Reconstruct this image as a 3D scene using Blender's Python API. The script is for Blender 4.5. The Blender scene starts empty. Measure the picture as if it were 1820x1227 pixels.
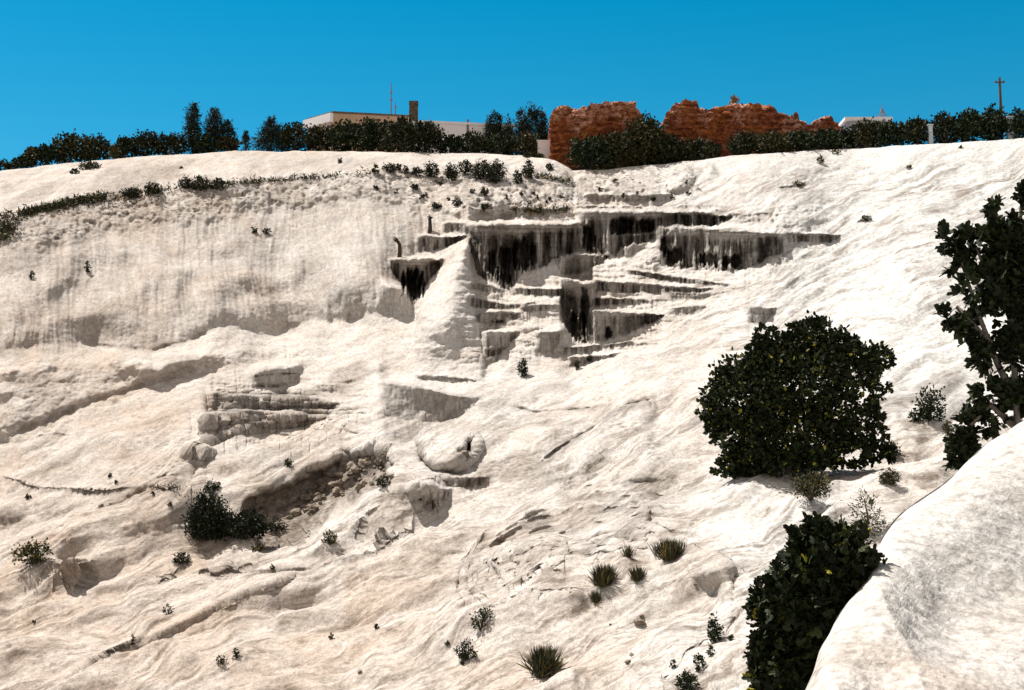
import bpy, math, random
import numpy as np
from mathutils import Vector

# ---------------------------------------------------------------- camera model
W0, H0, F0 = 1820.0, 1227.0, 2528.0
PITCH = math.radians(6.5)
CP, SP = math.cos(PITCH), math.sin(PITCH)
SCN = bpy.context.scene
COL = SCN.collection


def ray(px, py):
    """direction through a photo pixel, scaled to one metre of forward (Y) distance"""
    a = (np.asarray(px, float) - W0 / 2) / F0
    b = (H0 / 2 - np.asarray(py, float)) / F0
    y = CP - b * SP
    return a / y, (SP + b * CP) / y


def at(px, py, Y):
    rx, rz = ray(px, py)
    return Vector((float(rx) * Y, Y, float(rz) * Y))


# ---------------------------------------------------------------- noise
RNG = np.random.RandomState(7)
PERM = np.tile(RNG.permutation(256), 4)
GR = np.array([(1, 1, 0), (-1, 1, 0), (1, -1, 0), (-1, -1, 0), (1, 0, 1), (-1, 0, 1), (1, 0, -1), (-1, 0, -1),
               (0, 1, 1), (0, -1, 1), (0, 1, -1), (0, -1, -1)], float)


def perlin(x, y, z=0.0, seed=0):
    x, y, z = np.broadcast_arrays(np.asarray(x, float) + seed * 17.31, np.asarray(y, float) + seed * 5.77, np.asarray(z, float) + 0.37)
    xi, yi, zi = np.floor(x).astype(int), np.floor(y).astype(int), np.floor(z).astype(int)
    xf, yf, zf = x - xi, y - yi, z - zi
    u, v, w = (t * t * t * (t * (t * 6 - 15) + 10) for t in (xf, yf, zf))
    xi, yi, zi = xi & 255, yi & 255, zi & 255

    def g(dx, dy, dz):
        h = PERM[PERM[PERM[xi + dx] + yi + dy] + zi + dz] % 12
        gr = GR[h]
        return gr[..., 0] * (xf - dx) + gr[..., 1] * (yf - dy) + gr[..., 2] * (zf - dz)
    def lp(a, b, t): return a + (b - a) * t
    return lp(lp(lp(g(0, 0, 0), g(1, 0, 0), u), lp(g(0, 1, 0), g(1, 1, 0), u), v),
              lp(lp(g(0, 0, 1), g(1, 0, 1), u), lp(g(0, 1, 1), g(1, 1, 1), u), v), w)


def fbm(x, y, z=0.0, o=4, seed=0, gain=0.5):
    s, a = 0.0, 1.0
    for k in range(o):
        f = 2.03 ** k
        s = s + a * perlin(x * f, y * f, z * f if not np.isscalar(z) else z, seed + k)
        a *= gain
    return s


def worley(x, y, seed=0):
    """distance to the nearest jittered cell centre"""
    xi, yi = np.floor(x).astype(int), np.floor(y).astype(int)
    best = np.full(x.shape, 9.0)
    for dx in (-1, 0, 1):
        for dy in (-1, 0, 1):
            cx, cy = xi + dx, yi + dy
            h1 = PERM[(PERM[(cx + seed * 13) & 255] + cy) & 255]
            h2 = PERM[(h1 + 71 + seed) & 255]
            d = (cx + 0.15 + 0.7 * h1 / 255 - x) ** 2 + (cy + 0.15 + 0.7 * h2 / 255 - y) ** 2
            best = np.minimum(best, d)
    return np.sqrt(best)


def sm(a, b, x):
    t = np.clip((x - a) / (b - a), 0, 1)
    return t * t * (3 - 2 * t)


def ip(pts, x):
    p = np.array(pts, float)
    return np.interp(x, p[:, 0], p[:, 1])


# ---------------------------------------------------------------- terrain grid
CREST = [(-1500, 420), (-200, 330), (0, 305), (100, 292), (200, 282), (300, 276), (390, 270), (420, 268), (500, 270), (640, 270), (800, 272), (930, 276),
         (985, 284), (1020, 303), (1075, 303), (1120, 297), (1180, 293), (1280, 279), (1400, 271), (1520, 265), (1640, 257), (1740, 250), (1820, 246), (2100, 225), (3300, 120)]
us = np.concatenate([np.linspace(-1500, -60, 50)[:-1], np.arange(-60, 1885, 1.75), np.linspace(1885, 3300, 50)[1:]])
t_f = np.linspace(0, 1, 590)
t_c = 1 + (np.linspace(0, 1, 24)[1:] ** 1.5) * 1.25
ts = np.concatenate([t_f, t_c])[::-1]                       # bottom row first
crest = ip(CREST, us) + 1.5 * perlin(us / 23.0, 0.5) + 2.5 * perlin(us / 90.0, 3.5)
U = np.broadcast_to(us, (len(ts), len(us))).copy()
V = crest[None, :] + ts[:, None] * (1252 - crest[None, :])
dV = np.zeros_like(V)
dV[1:] = V[:-1] - V[1:]                                      # positive going up

WX = 14 * fbm(U / 160, V / 160, o=3, seed=3)                 # domain warp
WY = 14 * fbm(U / 160, V / 160, o=3, seed=9)

G0 = 0.00085
g = np.full(U.shape, G0)


def band(top, bot, val, x0=-2000, x1=4000, soft=8, fx=30, jit=4):
    ty, by = ip(top, us), ip(bot, us)
    j = jit * perlin(us / 31.0, 7.7) * 2
    m = sm(ty + j - soft, ty + j + soft, V) * (1 - sm(by + j - soft, by + j + soft, V)) * (sm(x0 - fx, x0 + fx, us) * (1 - sm(x1 - fx, x1 + fx, us)))[None, :]
    global g
    g = g * (1 - m) + G0 * val * m


RIM = [(-1500, 560), (-100, 425), (0, 400), (40, 376), (150, 352), (250, 338), (400, 326), (600, 312), (700, 302), (800, 302), (900, 310), (960, 312), (1020, 322)]
C1 = [(-1500, 640), (0, 622), (60, 615), (150, 612), (270, 622), (340, 603), (380, 580), (440, 586), (500, 592), (560, 572), (640, 562), (690, 556), (740, 560)]
C1B = [(-1500, 690), (0, 660), (150, 648), (270, 650), (400, 625), (500, 622), (640, 600), (740, 580)]
C2 = [(-1500, 1000), (-100, 800), (0, 776), (80, 746), (150, 716), (250, 684), (330, 662), (440, 640), (520, 628), (640, 600)]
C0 = [(x, float(ip(CREST, x)) - 20) for x in range(-1500, 3301, 50)]
band(C0, RIM, 2.0, x1=960)
band(RIM, C1, 0.60, x1=770, soft=16)
band([(x, y + 150) for x, y in RIM], C1, 0.52, x1=690, soft=30)
band(C1, C1B, 1.7, x1=640, soft=10)
band(C1B, C2, 0.52, x1=430, soft=8)
band([(0, 690), (400, 690)], [(0, 690), (1, 690)], 1.0)
# terrace heart: steep
band([(760, 330), (1300, 345), (1500, 400)], [(760, 660), (1000, 640), (1400, 600), (1500, 560)], 0.72, x0=780, x1=1480, soft=20, fx=40)
# below the terraces, lit aprons
band([(700, 655), (1000, 640), (1300, 600)], [(700, 690), (1000, 720), (1300, 700)], 1.25, x0=720, x1=1300, soft=15)
# gully rear and nose slope
band([(430, 880), (560, 830), (680, 790)], [(430, 910), (560, 885), (700, 840)], 0.45, x0=440, x1=700, soft=8, fx=15)
band([(440, 905), (560, 880), (700, 840)], [(440, 950), (560, 925), (700, 868)], 1.7, x0=440, x1=720, soft=6, fx=15)
# bottom left: undulating sheets
for yy0, yy1, hh, val, xa, xb in ((1160, 1000, 40, .55, -200, 420), (1010, 905, 30, .6, -200, 330), (1120, 980, 34, .5, 300, 760), (920, 860, 22, .55, -100, 300)):
    top = [(xa, yy0), (xb, yy1)]
    band(top, [(x, y + hh) for x, y in top], val, x0=xa, x1=xb, soft=14, fx=60)
# right hand side: apron above the fig bush
band([(1500, 700), (1700, 660), (1900, 600)], [(1500, 760), (1700, 740), (1900, 700)], 1.6, x0=1520, soft=20)
band([(1250, 880), (1500, 880), (1800, 800)], [(1250, 960), (1500, 980), (1800, 900)], 1.5, x0=1180, soft=25, fx=60)
band([(1230, 975), (1340, 1000), (1420, 1010)], [(1230, 1040), (1340, 1090), (1420, 1100)], 0.4, x0=1240, x1=1420, soft=12, fx=25)

g = g * (1 + 0.32 * fbm((U + WX) / 150, (V + WY + 0.35 * U) / 55, o=3, seed=21))
strata = fbm(U / 75 + WX / 40, (V + .5 * WY + 2.5 * perlin(U / 14, 6.1)) / 3.6, o=3, seed=23)
tz = sm(790, 850, U) * (1 - sm(1230, 1420, U + 1.2 * (V - 480))) * sm(345, 385, V) * (1 - sm(600, 670, V))
tz2 = sm(360, 400, U) * (1 - sm(590, 690, U)) * sm(640, 690, V) * (1 - sm(770, 800, V))
g = g * np.clip(1 + np.maximum(tz, tz2) * 2.6 * strata, .06, 4)
g = np.clip(g, G0 * 0.05, None)

Mstain_shade = np.zeros(U.shape)
Msoil = np.zeros(U.shape)
Mflute = np.zeros(U.shape)
Mpit = np.zeros(U.shape)
dL = np.zeros(U.shape)                                       # added afterwards, log distance


def cols(x0, x1, pad=6):
    c = np.where((us >= x0 - pad) & (us <= x1 + pad))[0]
    return slice(c[0], c[-1] + 1)


def wall(rim, foot, t=8, stain_shade=0.6, flute=0.5, gw=0.04, cave=0.0, lip=0.16, soft=1.3, jr=1.3, jf=3.0, ends=None, seed=0):
    """a basin wall: rim and foot are curves over x; the ground set back behind its rim makes up for its height"""
    x0, x1 = max(rim[0][0], foot[0][0]), min(rim[-1][0], foot[-1][0])
    jf, jr = (jf, jr) if flute > .6 else (1.2, .8)
    ends = ends or min(9, 0.12 * (x1 - x0))
    s = cols(x0, x1, 14)
    u, v = us[s], V[:, s]
    ry = ip(rim, u) + jr * 1.6 * perlin(u / 9.0, 1.5 + seed) + jr * 1.6 * perlin(u / 31.0, 2.5 + seed) + jr * 1.8 * np.abs(perlin(u / 17.0, 5.5 + seed)) - jr * .5
    fy = np.maximum(ip(foot, u) + jf * perlin(u / 4.0, 8.5 + seed) * 1.6, ry + 0.2)
    mx = sm(x0 - ends, x0 + ends, u) * (1 - sm(x1 - ends, x1 + ends, u))
    up = sm(ry - soft, ry + soft, v)
    m = up * (1 - sm(fy - soft * 1.5, fy + soft * 1.5, v)) * mx
    dg = g[:, s] * m * (1 - gw)
    mass = (dg * dV[:, s]).sum(0)
    w = sm(ry - t, ry - t * 0.5, v) * (1 - sm(ry - soft, ry + soft, v))
    w = w / np.maximum((w * dV[:, s]).sum(0), 1e-6)
    g[:, s] += -dg + w * mass
    h = np.clip((v - ry) / np.maximum(fy - ry, 3), 0, 1)     # 0 at the rim, 1 at the foot
    below = sm(lip * 0.6, lip * 1.6 + 0.1, h)
    st = fbm(u[None, :] / 4.2 + 0.3 * perlin(v / 30, 4.4), v / 95.0, o=2, seed=40 + seed)
    st2 = fbm(u[None, :] / 16.0, v / 120.0, o=2, seed=60 + seed)
    prof = (1 - np.abs(st) * 2.0)
    dL[:, s] += m * below * flute * (0.55 * np.abs(st) * 2 + st2 * 0.8 + 0.2) / 120.0
    dL[:, s] += m * cave * sm(0.12, 0.4, h) * (0.5 + st2) / 120.0
    # a shallow lip that stands proud of the wall under it
    dL[:, s] -= mx * up * (1 - sm(0.0, lip + 0.05, h)) * 0.22 * min(1, flute * 2) / 120.0
    # mineral bands along the lip; streaks and painted shade on the face below
    Mflute[:, s] = np.maximum(Mflute[:, s], m)
    st3 = perlin(u[None, :] / 2.6 + .4 * perlin(v / 25, 9.1), v / 60.0, seed=80 + seed)
    hl = perlin(v / 2.3, u[None, :] / 60.0, seed=90 + seed) * (1 - .7 * below)
    a = m * stain_shade * np.clip(0.58 + .5 * hl + below * (0.24 + .75 * st2 + 0.9 * st + .8 * st3), 0.34, 1.25) * np.where((fy - ry)[None] < 20, 1.6, 1.0)
    Mstain_shade[:, s] = np.maximum(Mstain_shade[:, s], a)


def cave(cx, cy, rx, ry, depth, stain_shade=1.0, p=2.0):
    s = cols(cx - rx, cx + rx)
    n = 0.42 * fbm(U[:, s] / 4.5, V[:, s] / 42.0, o=2, seed=5) + .1
    r = (np.abs((U[:, s] - cx) / rx) ** p + np.abs((V[:, s] - cy) / ry) ** p) + n * 2
    m = 1 - sm(0.55, 1.0, r)
    dL[:, s] += m * depth / 120.0
    Mstain_shade[:, s] = np.maximum(Mstain_shade[:, s], m * stain_shade)  # the hollow's shade is also painted into the colour


def segdist(pts, x0=None):
    """signed distance (positive below / right) and 0..1 position along an open polyline"""
    xs = [p[0] for p in pts]
    s = cols(min(xs) - 60, max(xs) + 60)
    u, v = U[:, s], V[:, s]
    best = np.full(u.shape, 1e9); sd = best.copy(); tt = np.zeros(u.shape)
    ln = [math.dist(pts[i], pts[i + 1]) for i in range(len(pts) - 1)]
    tot, acc = sum(ln), 0
    for i in range(len(pts) - 1):
        (ax, ay), (bx, by) = pts[i], pts[i + 1]
        dx, dy = bx - ax, by - ay
        k = np.clip(((u - ax) * dx + (v - ay) * dy) / (dx * dx + dy * dy), 0, 1)
        d = np.hypot(u - ax - k * dx, v - ay - k * dy)
        side = np.sign(dx * (v - ay) - dy * (u - ax))
        c = d < best
        best = np.where(c, d, best); sd = np.where(c, d * side, sd); tt = np.where(c, (acc + k * ln[i]) / tot, tt)
        acc += ln[i]
    return s, sd, tt


def ledge(pts, near, fall=45, soft=2.0, stain_shade=0.0, sw=4, back=False, seed=0):
    """the ground below the line stands `near` metres closer and merges back in over `fall` pixels"""
    s, d, t = segdist(pts)
    d = d + 2.5 * fbm(U[:, s] / 18, V[:, s] / 18, o=2, seed=70 + seed)
    e = sm(0, 0.15, t) * (1 - sm(0.85, 1, t))
    f = sm(-soft, soft, d) * (1 - sm(0.1 * fall, fall, d)) if not back else -(1 - sm(-soft, soft, d)) * (1 - sm(0.1 * fall, fall, -d)) * -1
    if back:                                                 # the ground above the line is set back instead
        dL[:, s] += e * (1 - sm(-soft, soft, d)) * (1 - sm(0.1 * fall, fall, -d)) * near / 90.0
    else:
        dL[:, s] -= e * f * near / 90.0
    if stain_shade:
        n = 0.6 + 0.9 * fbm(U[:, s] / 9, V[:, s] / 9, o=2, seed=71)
        Mstain_shade[:, s] = np.maximum(Mstain_shade[:, s], e * stain_shade * np.clip(n, 0, 1) * np.exp(-((d + sw * 0.6) / sw) ** 2))  # shade behind the edge, painted into the colour


def groove(pts, width=3, depth=0.4, stain_shade=0.6):
    s, d, t = segdist(pts)
    d = d + 2.0 * fbm(U[:, s] / 12, V[:, s] / 12, o=2, seed=81)
    e = sm(0, 0.1, t) * (1 - sm(0.9, 1, t)) * (0.6 + 0.5 * perlin(t * 14, 3.3))
    k = np.exp(-(d / width) ** 2) * e
    dL[:, s] += k * depth / 90.0
    Mstain_shade[:, s] = np.maximum(Mstain_shade[:, s], k * stain_shade)  # crease shade painted into the colour along the line


def dome(cx, cy, rx, ry, near, rot=0.0, p=0.5, rough=0.12):
    s = cols(cx - max(rx, ry) * 1.2, cx + max(rx, ry) * 1.2)
    c, k = math.cos(rot), math.sin(rot)
    x, y = U[:, s] - cx, V[:, s] - cy
    r2 = ((x * c + y * k) / rx) ** 2 + ((-x * k + y * c) / ry) ** 2 + rough * fbm(U[:, s] / 40, V[:, s] / 40, o=2, seed=33)
    dL[:, s] -= near / 100.0 * np.clip(1 - r2, 0, 1) ** p


def inpoly(pts, soft=8):
    """soft mask of a polygon"""
    n = len(pts); ins = np.zeros(U.shape, bool); best = np.full(U.shape, 1e9)
    for i in range(n):
        (ax, ay), (bx, by) = pts[i], pts[(i + 1) % n]
        cr = ((ay > V) != (by > V)) & (U < (bx - ax) * (V - ay) / ((by - ay) if by != ay else 1e-9) + ax)
        ins ^= cr
        dx, dy = bx - ax, by - ay
        k = np.clip(((U - ax) * dx + (V - ay) * dy) / (dx * dx + dy * dy), 0, 1)
        best = np.minimum(best, np.hypot(U - ax - k * dx, V - ay - k * dy))
    sd = np.where(ins, -best, best)
    return 1 - sm(-soft, soft, sd + soft * 0.8 * fbm(U / 22, V / 22, o=2, seed=91))


# ---------------------------------------------------------------- the terraces
# faint upper shelves
wall([(1040, 345), (1190, 346)], [(1040, 358), (1190, 357)], t=5, stain_shade=.28, flute=.2)
wall([(905, 366), (985, 372), (1010, 368)], [(905, 374), (985, 379), (1010, 370)], t=4, stain_shade=.5, flute=.1)
wall([(1018, 366), (1180, 368)], [(1018, 374), (1180, 374)], t=4, stain_shade=.2, flute=.1)
# second wall of stalactites
wall([(1029, 376), (1086, 375), (1157, 375), (1261, 379), (1300, 384)], [(1029, 452), (1095, 455), (1104, 440), (1172, 425), (1200, 403), (1264, 400), (1300, 386)], t=8, stain_shade=.95, flute=1.1, cave=1.0, seed=1)
cave(1047, 425, 14, 28, 2.6); cave(1104, 402, 24, 17, 2.6, p=3); cave(1146, 402, 22, 13, 2.2, p=3)
# long wall at the right
wall([(1169, 404), (1268, 407), (1330, 411), (1390, 416)], [(1169, 471), (1228, 478), (1298, 483), (1329, 477), (1369, 458), (1390, 452)], t=7, stain_shade=.95, flute=1.0, cave=.5, seed=2)
wall([(1390, 414), (1440, 414), (1495, 418)], [(1390, 440), (1400, 432), (1477, 431), (1495, 421)], t=5, stain_shade=.7, flute=.4, seed=3)
for a, b, c, d in ((1200, 455, 22, 18), (1262, 462, 26, 16), (1300, 465, 22, 14), (1180, 440, 8, 24)):
    cave(a, b, c, d, 1.8)
# block between the walls
wall([(1097, 418), (1135, 415), (1166, 415)], [(1097, 456), (1120, 456), (1145, 438), (1166, 422)], t=5, stain_shade=.5, flute=.25, seed=4)
# main wall
wall([(832, 399), (900, 397), (960, 399), (1029, 397)], [(832, 430), (850, 492), (882, 503), (893, 514), (910, 514), (930, 484), (960, 478), (990, 458), (1029, 450)], t=9, stain_shade=1.0, flute=1.2, cave=1.2, seed=5)
cave(926, 452, 17, 32, 3.2, p=3); cave(897, 475, 13, 36, 3.0, p=3); cave(874, 470, 9, 28, 2.2); cave(948, 452, 8, 24, 2.2)
wall([(989, 453), (1030, 452), (1084, 453)], [(989, 470), (997, 489), (1031, 487), (1061, 472), (1084, 457)], t=5, stain_shade=.6, flute=.5, seed=6)
wall([(907, 512), (997, 513)], [(907, 523), (997, 525)], t=4, stain_shade=.7, flute=.3, seed=7)
# stepped ledges lower down
wall([(1114, 478), (1206, 492), (1295, 505)], [(1114, 485), (1175, 499), (1295, 510)], t=5, stain_shade=.75, flute=.3, seed=8)
wall([(1050, 497), (1172, 506)], [(1050, 518), (1172, 522)], t=6, stain_shade=.7, flute=.4, seed=9)
wall([(1175, 506), (1268, 512)], [(1175, 522), (1230, 525), (1268, 515)], t=5, stain_shade=.5, flute=.4, seed=10)
wall([(1050, 528), (1150, 532)], [(1050, 546), (1070, 543), (1150, 538)], t=4, stain_shade=.7, flute=.4, seed=11)
wall([(997, 496), (1022, 499), (1054, 504)], [(997, 560), (1008, 588), (1020, 604), (1054, 609)], t=7, stain_shade=1.0, flute=1.1, cave=1.0, seed=46, ends=3)
wall([(836, 500), (870, 506), (900, 516)], [(836, 514), (870, 521), (900, 520)], t=4, stain_shade=.4, flute=.2, seed=47)
wall([(1190, 520), (1260, 521), (1300, 516)], [(1190, 530), (1240, 534), (1300, 519)], t=4, stain_shade=.45, flute=.2, seed=48)
wall([(926, 545), (960, 541), (994, 541)], [(926, 557), (960, 552), (994, 549)], t=4, stain_shade=.45, flute=.2, seed=50)
wall([(1002, 616), (1060, 613), (1125, 606)], [(1002, 630), (1060, 622), (1125, 610)], t=5, stain_shade=.4, flute=.3, seed=51)
wall([(1012, 634), (1050, 630), (1095, 627)], [(1012, 650), (1050, 642), (1095, 634)], t=5, stain_shade=.35, flute=.3, seed=52)
wall([(1188, 546), (1225, 544), (1256, 545)], [(1188, 558), (1225, 556), (1256, 549)], t=4, stain_shade=.35, flute=.2, seed=53)
wall([(862, 620), (885, 617), (905, 612)], [(862, 640), (885, 632), (905, 618)], t=4, stain_shade=.5, flute=.2, seed=54)
wall([(1270, 448), (1330, 452), (1400, 458)], [(1270, 452), (1330, 458), (1400, 462)], t=4, stain_shade=.15, flute=.1, seed=55)
wall([(1050, 550), (1145, 557), (1183, 558)], [(1050, 608), (1089, 601), (1157, 572), (1183, 560)], t=6, stain_shade=.7, flute=.8, cave=.6, seed=12)
cave(1027, 580, 15, 26, 2.8, p=3); cave(1040, 545, 8, 34, 1.6, .9, p=3); cave(1082, 592, 7, 12, 1.4)
wall([(1329, 545), (1381, 546)], [(1329, 578), (1360, 575), (1381, 549)], t=4, stain_shade=.55, flute=.3, seed=13)
wall([(955, 590), (1005, 588)], [(955, 627), (985, 627), (1005, 594)], t=5, stain_shade=.65, flute=.3, seed=14)
# left of the cone
wall([(696, 462), (715, 459), (787, 460)], [(696, 480), (736, 545), (757, 508), (787, 470)], t=6, stain_shade=.9, flute=.8, cave=1.2, seed=15)
cave(733, 505, 24, 32, 3.5, p=2)
wall([(746, 417), (787, 421), (828, 418)], [(746, 450), (790, 441), (828, 424)], t=4, stain_shade=.9, flute=.5, cave=.7, seed=16)
wall([(789, 396), (830, 397)], [(789, 413), (830, 413)], t=4, stain_shade=.5, flute=.2, seed=17)
wall([(682, 505), (735, 520)], [(682, 560), (710, 568), (735, 558)], t=16, stain_shade=.25, flute=.3, seed=18, soft=5, ends=18)
# right flank of the cone
wall([(833, 524), (860, 532), (900, 541), (950, 536)], [(833, 545), (860, 548), (900, 552), (950, 541)], t=5, stain_shade=.65, flute=.2, seed=19)
wall([(848, 556), (890, 552), (925, 556)], [(848, 574), (885, 581), (925, 566)], t=4, stain_shade=.65, flute=.2, seed=20)
cave(885, 572, 14, 4, .8, .8)
wall([(859, 590), (890, 587), (922, 590)], [(859, 655), (880, 645), (905, 612), (922, 594)], t=5, stain_shade=.6, flute=.3, seed=21)
# lower left stack of ledges
wall([(442, 664), (470, 655), (540, 648)], [(442, 690), (492, 696), (520, 684), (540, 660)], t=16, stain_shade=.3, flute=.05, seed=22, soft=7, ends=14)
wall([(446, 668), (480, 664), (530, 662)], [(446, 672), (480, 668), (530, 665)], t=4, stain_shade=.6, flute=.05, seed=44)
wall([(450, 683), (480, 682), (515, 680)], [(450, 689), (490, 691), (515, 683)], t=4, stain_shade=.6, flute=.05, seed=45)
wall([(377, 699), (445, 709), (540, 708), (600, 718)], [(370, 740), (440, 732), (520, 733), (600, 726)], t=5, stain_shade=.55, flute=.1, seed=23, ends=4)
wall([(362, 746), (440, 738), (490, 740), (580, 742)], [(362, 800), (372, 814), (400, 796), (430, 782), (500, 768), (580, 750)], t=6, stain_shade=.55, flute=.1, seed=25, ends=4)
wall([(338, 800), (372, 816)], [(338, 846), (372, 830)], t=5, stain_shade=.4, flute=.2, seed=27)
# smooth grey wall in the middle
wall([(681, 679), (729, 686), (790, 697), (849, 707)], [(681, 742), (720, 750), (781, 758), (820, 744), (849, 722)], t=7, stain_shade=.3, flute=.12, seed=28, soft=2, ends=12)
wall([(742, 668), (800, 670), (850, 672)], [(742, 674), (800, 676), (850, 675)], t=4, stain_shade=.4, flute=.1, seed=29)
# under the nose
wall([(790, 850), (825, 848), (868, 846)], [(790, 868), (825, 868), (868, 856)], t=5, stain_shade=.5, flute=.3, seed=31)
wall([(735, 872), (765, 866), (800, 870)], [(735, 896), (770, 900), (800, 880)], t=5, stain_shade=.45, flute=.5, seed=43, soft=2.5)
cave(745, 878, 8, 12, .8, .8)
# small scarps low on the left
wall([(120, 1214), (200, 1162), (290, 1122), (400, 1068), (520, 1030)], [(120, 1218), (200, 1176), (290, 1144), (400, 1090), (520, 1040)], t=14, stain_shade=.25, flute=.1, seed=32, soft=5)
wall([(190, 1166), (230, 1146)], [(190, 1176), (230, 1160)], t=4, stain_shade=.8, flute=.2, seed=33)
wall([(560, 1000), (620, 996), (655, 974), (685, 945), (735, 922)], [(560, 1008), (620, 1006), (655, 988), (685, 956), (735, 926)], t=14, stain_shade=.35, flute=.02, seed=34, soft=6, jr=.3)
wall([(95, 1000), (120, 992), (170, 990)], [(95, 1010), (115, 1050), (130, 1052), (170, 996)], t=8, stain_shade=.3, flute=.2, seed=35, soft=5)
wall([(440, 1012), (520, 1008), (560, 1006)], [(440, 1022), (520, 1022), (560, 1012)], t=10, stain_shade=.3, flute=.1, seed=36, soft=5)
wall([(0, 838), (60, 858), (180, 862), (290, 866)], [(0, 842), (60, 864), (180, 872), (290, 872)], t=9, stain_shade=.3, flute=.1, seed=37, soft=4)
# lips and scarps at the skyline side
wall([(1385, 332), (1425, 327)], [(1385, 336), (1425, 331)], t=3, stain_shade=.9, flute=.2, seed=38)
wall([(1523, 390), (1548, 386)], [(1523, 394), (1548, 391)], t=3, stain_shade=.9, flute=.2, seed=39)
wall([(1340, 378), (1370, 377)], [(1340, 382), (1370, 381)], t=3, stain_shade=.7, flute=.2, seed=41)

# ---------------------------------------------------------------- integrate slopes into distance
LB = np.log(ip([(-1500, 95), (0, 78), (500, 72), (900, 64), (1300, 52), (1820, 42), (3300, 32)], us))
LC = np.log(ip([(-1500, 178), (0, 166), (600, 168), (1000, 160), (1250, 157), (1820, 150), (3300, 150)], us))
vis = V <= 1252.0
tot = (g * dV * vis).sum(0)
k = np.convolve(np.pad((LC - LB) / tot, 60, mode='edge'), np.ones(121) / 121, 'valid')
g *= k[None, :]
cum = np.cumsum(g * dV, axis=0)
i0 = np.argmax(vis[:, 0])
L = LB[None, :] + cum - cum[i0][None, :]



def blur(a, n, axis):
    k_ = np.ones(2 * n + 1) / (2 * n + 1)
    for _ in range(3):
        pd = [(0, 0), (0, 0)]; pd[axis] = (n, n)
        c_ = np.cumsum(np.pad(a, pd, mode='edge'), axis=axis)
        z_ = np.zeros_like(np.take(c_, [0], axis))
        c_ = np.concatenate([z_, c_], axis)
        m_ = 2 * n + 1
        a = (c_[:, m_:] - c_[:, :-m_]) / m_ if axis == 1 else (c_[m_:] - c_[:-m_]) / m_
    return a


# columns were summed one by one: take out what differs sideways over long heights
D_ = L - blur(L, 34, 1)
L = L - blur(D_, 22, 0)

# ---------------------------------------------------------------- big rounded forms
# bright cone in front of the left hand basins
lx = ip([(420, 829), (450, 812), (470, 800), (500, 781), (530, 757), (560, 740), (600, 735), (650, 722), (700, 705)], V)
rx_ = ip([(420, 834), (440, 837), (470, 838), (520, 845), (570, 850), (620, 856), (660, 862), (700, 875)], V)
sx = np.clip((U - lx) / (rx_ - lx), 0, 1)
prof = (4 * sx * (1 - sx)) ** 0.42 * sm(418, 440, V) * (1 - sm(560, 690, V))
dL -= prof * 5.0 / 115
for a in ((785, 540, 55, 70, 1.4), (805, 480, 34, 44, .8), (780, 600, 46, 56, 1.0)):
    dome(*a, p=1.3)
# swelling cliff on the left
keep = dL.copy()
cl = inpoly([(-80, 430), (40, 385), (300, 345), (700, 330), (830, 380), (740, 440), (690, 560), (560, 580), (380, 585), (270, 625), (-80, 640)], 22)
for a in ((45, 580, 120, 90, 2.6), (280, 570, 150, 105, 3.2), (200, 490, 140, 90, 1.4), (430, 535, 100, 80, 2.4), (560, 520, 80, 90, 2.4), (640, 480, 70, 90, 2.0), (480, 445, 110, 80, 1.1), (90, 455, 90, 70, 1.0), (340, 445, 90, 80, 1.0)):
    dome(*a, p=.85, rough=.22)
dL = keep + 1.0 * blur(blur(dL - keep, 5, 1), 4, 0)
w1 = worley((U + WX * 2.2) / 44, (V + WY * 2.2) / 40, 1)
w2 = worley((U + WX) / 19, (V + WY) / 17, 2)
w3 = worley((U + WX * .5) / 8.5, (V + WY * .5) / 8.0, 3)
dL -= cl * (0.30 * (1 - w1 ** 2) + 0.05 * (1 - w2 ** 2) + 0.06 * (1 - w3 ** 2) + .28 * fbm((U + WX * 2) / 24, (V + WY) / 110, o=2, seed=87) + .16 * fbm((U + WX) / 7, (V + WY) / 70, o=2, seed=86)) / 130
# second swelling under it
c2 = inpoly([(-80, 670), (150, 650), (270, 650), (430, 615), (440, 640), (330, 662), (250, 684), (80, 746), (-80, 800)], 14)
dL -= c2 * (0.6 * (1 - w1 ** 2) + 0.15 * (1 - w2 ** 2) + 0.10 * (1 - w3 ** 2)) / 115
# rough rim ground
rg = inpoly([(-60, 420), (0, 390), (150, 345), (400, 322), (700, 300), (1010, 300), (1240, 300), (1235, 345), (1000, 372), (830, 385), (640, 345), (420, 380), (130, 420), (20, 440)], 16)
dL -= rg * (0.55 * (1 - w2 ** 2) + 0.35 * (1 - w3 ** 2)) / 150
Mpit = np.maximum(Mpit, rg)
Msoil = np.maximum(Msoil, 0.45 * rg * sm(-.1, .5, fbm(U / 30, V / 30, o=3, seed=14)))
# nose and its cave, domes under the terraces
r2_ = ((U - 800) / 56) ** 2 + ((V - 792) / 47) ** 2 + .1 * fbm(U / 40, V / 40, o=2, seed=34)
dL -= 4.2 / 100 * np.clip(1 - r2_, 0, 1) ** .5 * sm(745, 812, V) * (1 - .5 * sm(800, 850, U)); dome(850, 765, 80, 45, 1.4, rot=-.4, p=1.2)
cave(836, 797, 13, 20, 3.0); cave(822, 806, 14, 10, 1.2, .7)
dome(1110, 800, 130, 60, 1.4, rot=-.3, p=1.3); dome(1000, 780, 60, 34, 1.2, rot=-.5, p=1.2); dome(920, 790, 70, 30, 1.0, rot=-.3, p=1.2)
ledge([(945, 835), (985, 805), (1030, 778), (1070, 752), (1110, 738), (1170, 727)], 2.2, fall=90, stain_shade=.7, sw=6)
ledge([(468, 957), (535, 929), (597, 898), (658, 876), (720, 860), (800, 846)], 2.0, fall=80, stain_shade=.3)
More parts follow.
